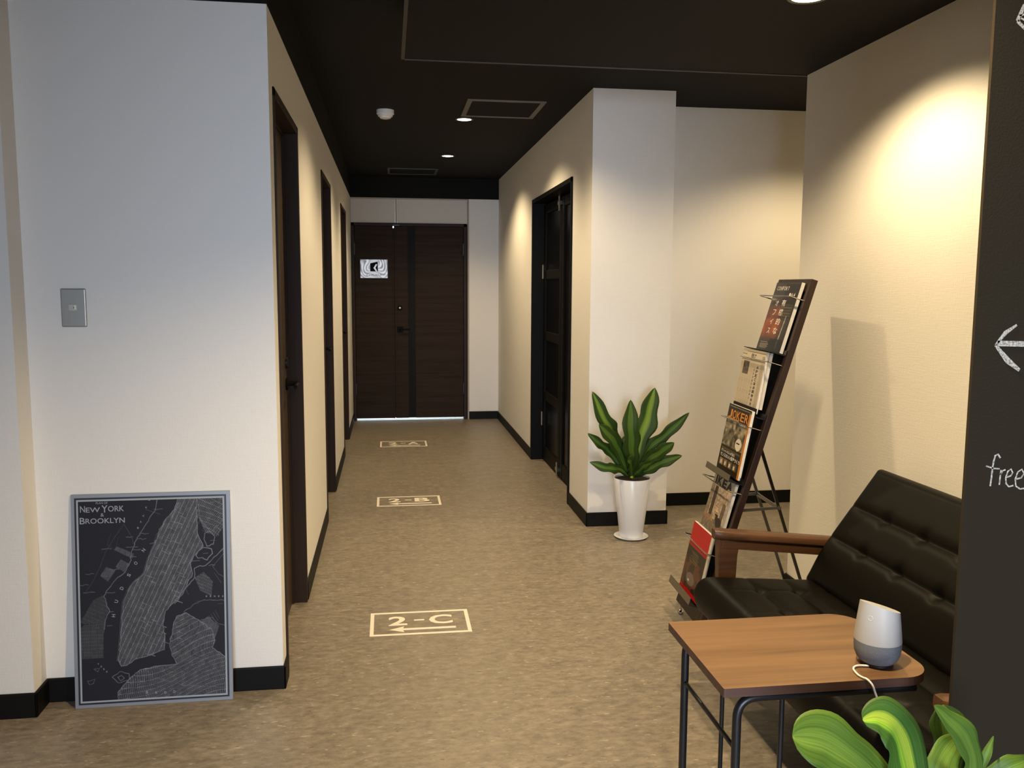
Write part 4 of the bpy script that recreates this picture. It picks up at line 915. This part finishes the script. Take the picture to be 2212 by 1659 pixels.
# ------------------------------------------------------------------ smart speaker
sx, sy = 1.030, 1.658
sp = empty('smart_speaker', (sx, sy, tz), 'white and grey rounded cylinder speaker with slanted top on the side table', 'speaker')
bm = B(); lathe(bm, [(0.030, 0.0004), (0.034, 0.002), (0.034, 0.006)], 48, (sx, sy, tz)); link_mesh('base_pad', bm, BLACKM, sp)
bm = B(); lathe(bm, [(0.030, 0.005), (0.036, 0.008), (0.042, 0.015), (0.0465, 0.026), (0.0482, 0.040), (0.0482, 0.054)], 64, (sx, sy, tz)); o = link_mesh('fabric_base', bm, FABRIC, sp); auto_smooth(o, 50)
bm = B(); n = 64; tilt = Vector((0.90, 0.30, 0)).normalized()
def ztop(x_, y_): return 0.1262 - 0.36 * (x_ * tilt.x + y_ * tilt.y)
rings = []
for k in range(14):
    f = k / 13.0; ring = []
    for j in range(n):
        a_ = 2 * math.pi * j / n; r1 = 0.0484; r3 = 0.0385
        zt_ = ztop(r3 * math.cos(a_), r3 * math.sin(a_)) ; z = 0.0535 + (zt_ - 0.0535) * f
        rad = r1 + (r3 - r1) * min(1, max(0, (z - 0.0535) / 0.088)) ** 1.15
        ring.append(bm.verts.new((sx + rad * math.cos(a_), sy + rad * math.sin(a_), tz + z)))
    rings.append(ring)
for a_, b_ in zip(rings, rings[1:]):
    for j in range(n): bm.faces.new((a_[j], a_[(j + 1) % n], b_[(j + 1) % n], b_[j]))
bm.faces.new(rings[-1]); bm.faces.new(rings[0])
o = link_mesh('white_shell', bm, mat('shell_white', (0.44, 0.44, 0.45), 0.45, spec=0.35), sp); auto_smooth(o, 40)
def on_shell(ang, z, r, thick, name, m):
    rad = 0.0484 + (0.0385 - 0.0484) * min(1, max(0, (z - 0.0535) / 0.088)) ** 1.15
    nrm = Vector((math.cos(ang), math.sin(ang), 0.11)).normalized(); c = Vector((sx, sy, tz + z)) + Vector((math.cos(ang), math.sin(ang), 0)) * (rad - 0.0002)
    t1 = Vector((-math.sin(ang), math.cos(ang), 0)); t2 = nrm.cross(t1); bm = B()
    tube(bm, [c + t1 * r * math.cos(2 * math.pi * k / 24) + t2 * r * math.sin(2 * math.pi * k / 24) for k in range(24)], thick, 6, closed=True)
    return link_mesh(name, bm, m, sp, smooth=True)
SHADE = mat('pale_grey_plastic', (0.60, 0.58, 0.56), 0.45)
on_shell(math.radians(216), 0.110, 0.0050, 0.0007, 'mute_button', SHADE); on_shell(math.radians(214), 0.066, 0.0026, 0.0003, 'logo_ring', mat('grey_ring', (0.45, 0.44, 0.43), 0.5))
bm = B(); cps = [(sx - 0.030, sy - 0.020, tz + 0.004), (sx - 0.052, sy - 0.016, tz + 0.004), (sx - 0.068, sy - 0.026, tz + 0.003), (sx - 0.074, sy - 0.052, tz + 0.0028), (sx - 0.072, sy - 0.068, tz + 0.0032), (0.962, 1.578, tz + 0.0040), (0.968, 1.568, tz - 0.004), (0.975, 1.567, tz - 0.022), (0.988, 1.564, 0.545), (1.003, 1.560, 0.512), (1.022, 1.556, 0.46), (1.03, 1.55, 0.36), (1.03, 1.52, 0.18), (1.02, 1.50, 0.03), (1.01, 1.46, 0.003)]
def smoothpts(p, k=5):
    p = [Vector(q) for q in p]; out = []
    for i in range(len(p) - 1):
        a0, a1, a2, a3 = p[max(i - 1, 0)], p[i], p[i + 1], p[min(i + 2, len(p) - 1)]
        for j in range(k):
            t = j / k; out.append(0.5 * ((2 * a1) + (a2 - a0) * t + (2 * a0 - 5 * a1 + 4 * a2 - a3) * t * t + (3 * a1 - a0 - 3 * a2 + a3) * t ** 3))
    out.append(p[-1]); return out
tube(bm, smoothpts(cps), 0.0022, 8); link_mesh('power_cord', bm, WHITEP, sp, smooth=True)

# ------------------------------------------------------------------ potted plants
def leaf(parent, pts, width, m, wave=0.006, fold=0.25, seed=0, up_=Vector((0, -1, 0.2)), taper=0.9, tipw=0.0, peak=0.55, ripple=0.13):
    """pts root..tip control points; width = full width"""
    rng_ = random.Random(seed); P = smoothpts(pts, 8); n = len(P) - 1; bm = B(); uvl = bm.loops.layers.uv.new('UVMap'); nx = 8; rows = []
    ph = rng_.random() * 6
    for i, p in enumerate(P):
        t = i / n; tan = (P[min(i + 1, n)] - P[max(i - 1, 0)]).normalized()
        side = tan.cross(up_).normalized(); nor = side.cross(tan).normalized()
        s = math.sin(math.pi * min(1, (t / peak) * 0.5) if t < peak else math.pi * (0.5 + 0.5 * (t - peak) / (1 - peak)))
        wdt = width * (0.5 * max(0.22 * (1 - t), 0) + 0.5 * max(s, 0) ** taper) + tipw * t * width * 0.3 * (1 if t < 0.985 else 0.4)
        row = []
        for k in range(nx + 1):
            q = k / nx * 2 - 1
            q *= 1 + ripple * math.sin(t * 21 + ph * 1.7 + (0 if q > 0 else 1.9)) * math.sin(math.pi * t)
            wv = wave * math.sin(t * 17 + ph + (0 if q > 0 else 2.1)) * abs(q) ** 2 * math.sin(math.pi * t)
            row.append((bm.verts.new(p + side * (q * wdt) + nor * (abs(q) * wdt * fold + wv)), (k / nx, t)))
        rows.append(row)
    for a_, b_ in zip(rows, rows[1:]):
        for k in range(nx):
            f = bm.faces.new((a_[k][0], a_[k + 1][0], b_[k + 1][0], b_[k][0]))
            for lp, uv_ in zip(f.loops, (a_[k][1], a_[k + 1][1], b_[k + 1][1], b_[k][1])): lp[uvl].uv = uv_
    o = link_mesh('leaf', bm, m, parent, smooth=True)
    sd = o.modifiers.new('thickness', 'SOLIDIFY'); sd.thickness = 0.0007
    return o
def pot_and_saucer(root, x, y, rt=0.104, rb=0.062, h=0.345):
    bm = B(); lathe(bm, [(rb, 0.006), (rb + 0.003, 0.010), (rt, h - 0.002), (rt - 0.001, h), (rt - 0.005, h - 0.002), (rt - 0.010, h - 0.05)], 64, (x, y, 0), cap0=True, cap1=False)
    p = link_mesh('pot', bm, CERAM, root); auto_smooth(p, 40)
    bm = B(); lathe(bm, [(0.0005, h - 0.010), (rt - 0.0055, h - 0.012)], 48, (x, y, 0), cap0=True, cap1=False); link_mesh('soil', bm, SOIL, root)
    bm = B(); lathe(bm, [(0.070, 0.0), (0.086, 0.004), (0.096, 0.012), (0.094, 0.013), (0.084, 0.007), (0.02, 0.006)], 56, (x, y, 0)); auto_smooth(link_mesh('saucer', bm, CERAM, root), 40)
px_, py_ = 1.337, 4.62
pl = empty('potted_plant', (px_, py_, 0), 'striped-leaf plant in a tall white pot against the white column', 'potted plant')
pot_and_saucer(pl, px_, py_)
bm = B(); tube(bm, [(px_ + 0.005, py_, 0.30), (px_, py_, 0.345), (px_ - 0.004, py_ - 0.004, 0.372)], [0.014, 0.013, 0.010], 12); st_ = link_mesh('stem', bm, mat('stem_green', (0.07, 0.11, 0.03), 0.6), pl, smooth=True)
bm = B(); lathe(bm, [(0.001, -0.002), (0.007, 0), (0.009, 0.004), (0.006, 0.009), (0.001, 0.010)], 16, (px_ - 0.010, py_ - 0.022, 0.345)); link_mesh('yellow_stub', bm, mat('yellow_stub', (0.5, 0.42, 0.04), 0.6), pl, smooth=True)
for k in range(7):
    bm = B(); bmesh.ops.create_icosphere(bm, subdivisions=2, radius=0.005 + 0.002 * (k % 3)); bmesh.ops.translate(bm, verts=bm.verts, vec=(px_ + 0.045 + 0.012 * (k % 4), py_ - 0.045 + 0.02 * (k // 3), 0.318)); link_mesh('pebble', bm, WHITEP, pl, smooth=True)
A_ = [  # world X,Z from tip to root with depth, width, material
 ([(1.089, -0.05, 0.837), (1.167, -0.03, 0.673), (1.239, 0.0, 0.55)], 0.068, LEAF, 0.5), ([(1.108, -0.13, 0.668), (1.187, -0.09, 0.587), (1.254, -0.03, 0.491)], 0.066, LEAFG, 0.5),
 ([(1.064, -0.06, 0.609), (1.141, -0.05, 0.544), (1.207, -0.02, 0.485)], 0.040, LEAFG, 0.5), ([(1.068, -0.10, 0.457), (1.161, -0.10, 0.424), (1.249, -0.05, 0.402)], 0.042, LEAFG, 0.5),
 ([(1.302, -0.06, 0.790), (1.299, -0.08, 0.62), (1.318, -0.05, 0.476)], 0.080, LEAFG, 0.5), ([(1.347, 0.10, 0.702), (1.350, 0.08, 0.637), (1.346, 0.03, 0.511)], 0.040, LEAFG, 0.5),
 ([(1.463, 0.02, 0.845), (1.420, 0.0, 0.69), (1.364, -0.01, 0.511)], 0.088, LEAF, 0.5), ([(1.631, -0.08, 0.717), (1.520, -0.06, 0.605), (1.423, -0.03, 0.509)], 0.050, LEAFG, 0.6),
 ([(1.529, -0.14, 0.562), (1.471, -0.10, 0.508), (1.403, -0.04, 0.437)], 0.056, LEAFG, 0.5), ([(1.589, -0.10, 0.481), (1.485, -0.09, 0.447), (1.400, -0.04, 0.390)], 0.050, LEAFG, 0.5),
 ([(1.251, -0.20, 0.478), (1.285, -0.13, 0.455), (1.315, -0.05, 0.395)], 0.056, LEAFG, 0.5), ([(1.402, -0.16, 0.459), (1.374, -0.10, 0.425), (1.349, -0.04, 0.375)], 0.036, LEAFG, 0.5),
 ([(1.222, 0.04, 0.570), (1.247, 0.03, 0.490), (1.293, 0.01, 0.406)], 0.055, LEAFG, 0.5), ([(1.392, 0.08, 0.600), (1.380, 0.06, 0.50), (1.356, 0.02, 0.404)], 0.060, LEAFG, 0.5),
 ([(1.33, 0.13, 0.56), (1.325, 0.08, 0.50), (1.33, 0.02, 0.41)], 0.06, LEAFG, 0.5), ([(1.47, 0.09, 0.55), (1.42, 0.06, 0.47), (1.36, 0.02, 0.39)], 0.05, LEAFG, 0.5)]
for i, (pts, wd, m_, pk) in enumerate(A_):
    P = [(x_, py_ + d_, z_) for x_, d_, z_ in pts][::-1]; P = [(px_ + (P[0][0] - px_) * 0.25, py_ + (P[0][1] - py_) * 0.2, 0.352)] + P
    leaf(pl, P, wd * 1.18, m_, seed=i, peak=0.66, ripple=0.20, fold=0.18, up_=Vector((0.15 * math.sin(i * 2.1), -1, 0.3)))
qx, qy = 0.865, 1.20
pl2 = empty('potted_plant', (qx, qy, 0), 'foreground striped-leaf plant cut by the bottom edge of the picture before the sofa', 'potted plant')
pot_and_saucer(pl2, qx, qy)
bm = B(); tube(bm, [(qx, qy, 0.30), (qx, qy, 0.345), (qx, qy, 0.40)], [0.014, 0.013, 0.010], 12); link_mesh('stem', bm, mat('stem_green', (0.07, 0.11, 0.03), 0.6), pl2, smooth=True)
Bf = [([(0.586, -0.05, 0.738), (0.640, -0.05, 0.724), (0.700, -0.05, 0.680), (0.775, -0.03, 0.590)], 0.072, LEAFB, 0.80, 0.35),
      ([(0.697, -0.05, 0.756), (0.722, -0.05, 0.757), (0.751, -0.05, 0.738), (0.781, -0.04, 0.674), (0.815, -0.03, 0.56)], 0.064, LEAFY, 0.60, 0.30),
      ([(0.812, -0.05, 0.772), (0.834, -0.05, 0.750), (0.868, -0.05, 0.713), (0.890, -0.04, 0.655), (0.885, -0.02, 0.54)], 0.040, LEAFB, 0.6, 0.0),
      ([(0.870, -0.03, 0.742), (0.881, -0.04, 0.704), (0.892, -0.03, 0.62)], 0.010, LEAFB, 0.6, 0.0),
      ([(0.931, -0.03, 0.704), (0.912, -0.04, 0.675), (0.895, -0.03, 0.60)], 0.012, LEAFB, 0.6, 0.0),
      ([(0.906, 0.06, 0.712), (0.905, 0.04, 0.670), (0.89, 0.02, 0.58)], 0.050, LEAFG, 0.75, 0.3),
      ([(0.900, 0.0, 0.690), (0.866, -0.02, 0.682), (0.835, -0.04, 0.655), (0.85, -0.02, 0.56)], 0.040, LEAFB, 0.6, 0.2),
      ([(1.010, -0.02, 0.655), (0.968, -0.05, 0.660), (0.930, -0.04, 0.63), (0.895, -0.02, 0.54)], 0.045, LEAFB, 0.6, 0.0),
      ([(0.827, -0.07, 0.680), (0.838, -0.07, 0.655), (0.852, -0.04, 0.57)], 0.016, LEAFB, 0.6, 0.0),
      ([(0.72, 0.06, 0.60), (0.78, 0.03, 0.58), (0.84, 0.01, 0.50)], 0.06, LEAFG, 0.6, 0.0), ([(1.00, 0.05, 0.56), (0.95, 0.02, 0.55), (0.90, 0.01, 0.47)], 0.06, LEAFG, 0.6, 0.0),
      ([(0.80, -0.20, 0.54), (0.83, -0.12, 0.54), (0.855, -0.04, 0.46)], 0.06, LEAFG, 0.6, 0.0)]
for i, (pts, wd, m_, pk, tw) in enumerate(Bf):
    P = [(x_, 1.20 + d_, z_) for x_, d_, z_ in pts][::-1]; P = [(qx, qy, 0.385)] + P
    leaf(pl2, P, wd, m_, seed=40 + i, peak=pk, tipw=tw, wave=0.004, fold=0.10, ripple=0.10, up_=Vector((-0.1, -0.75, 0.65)))
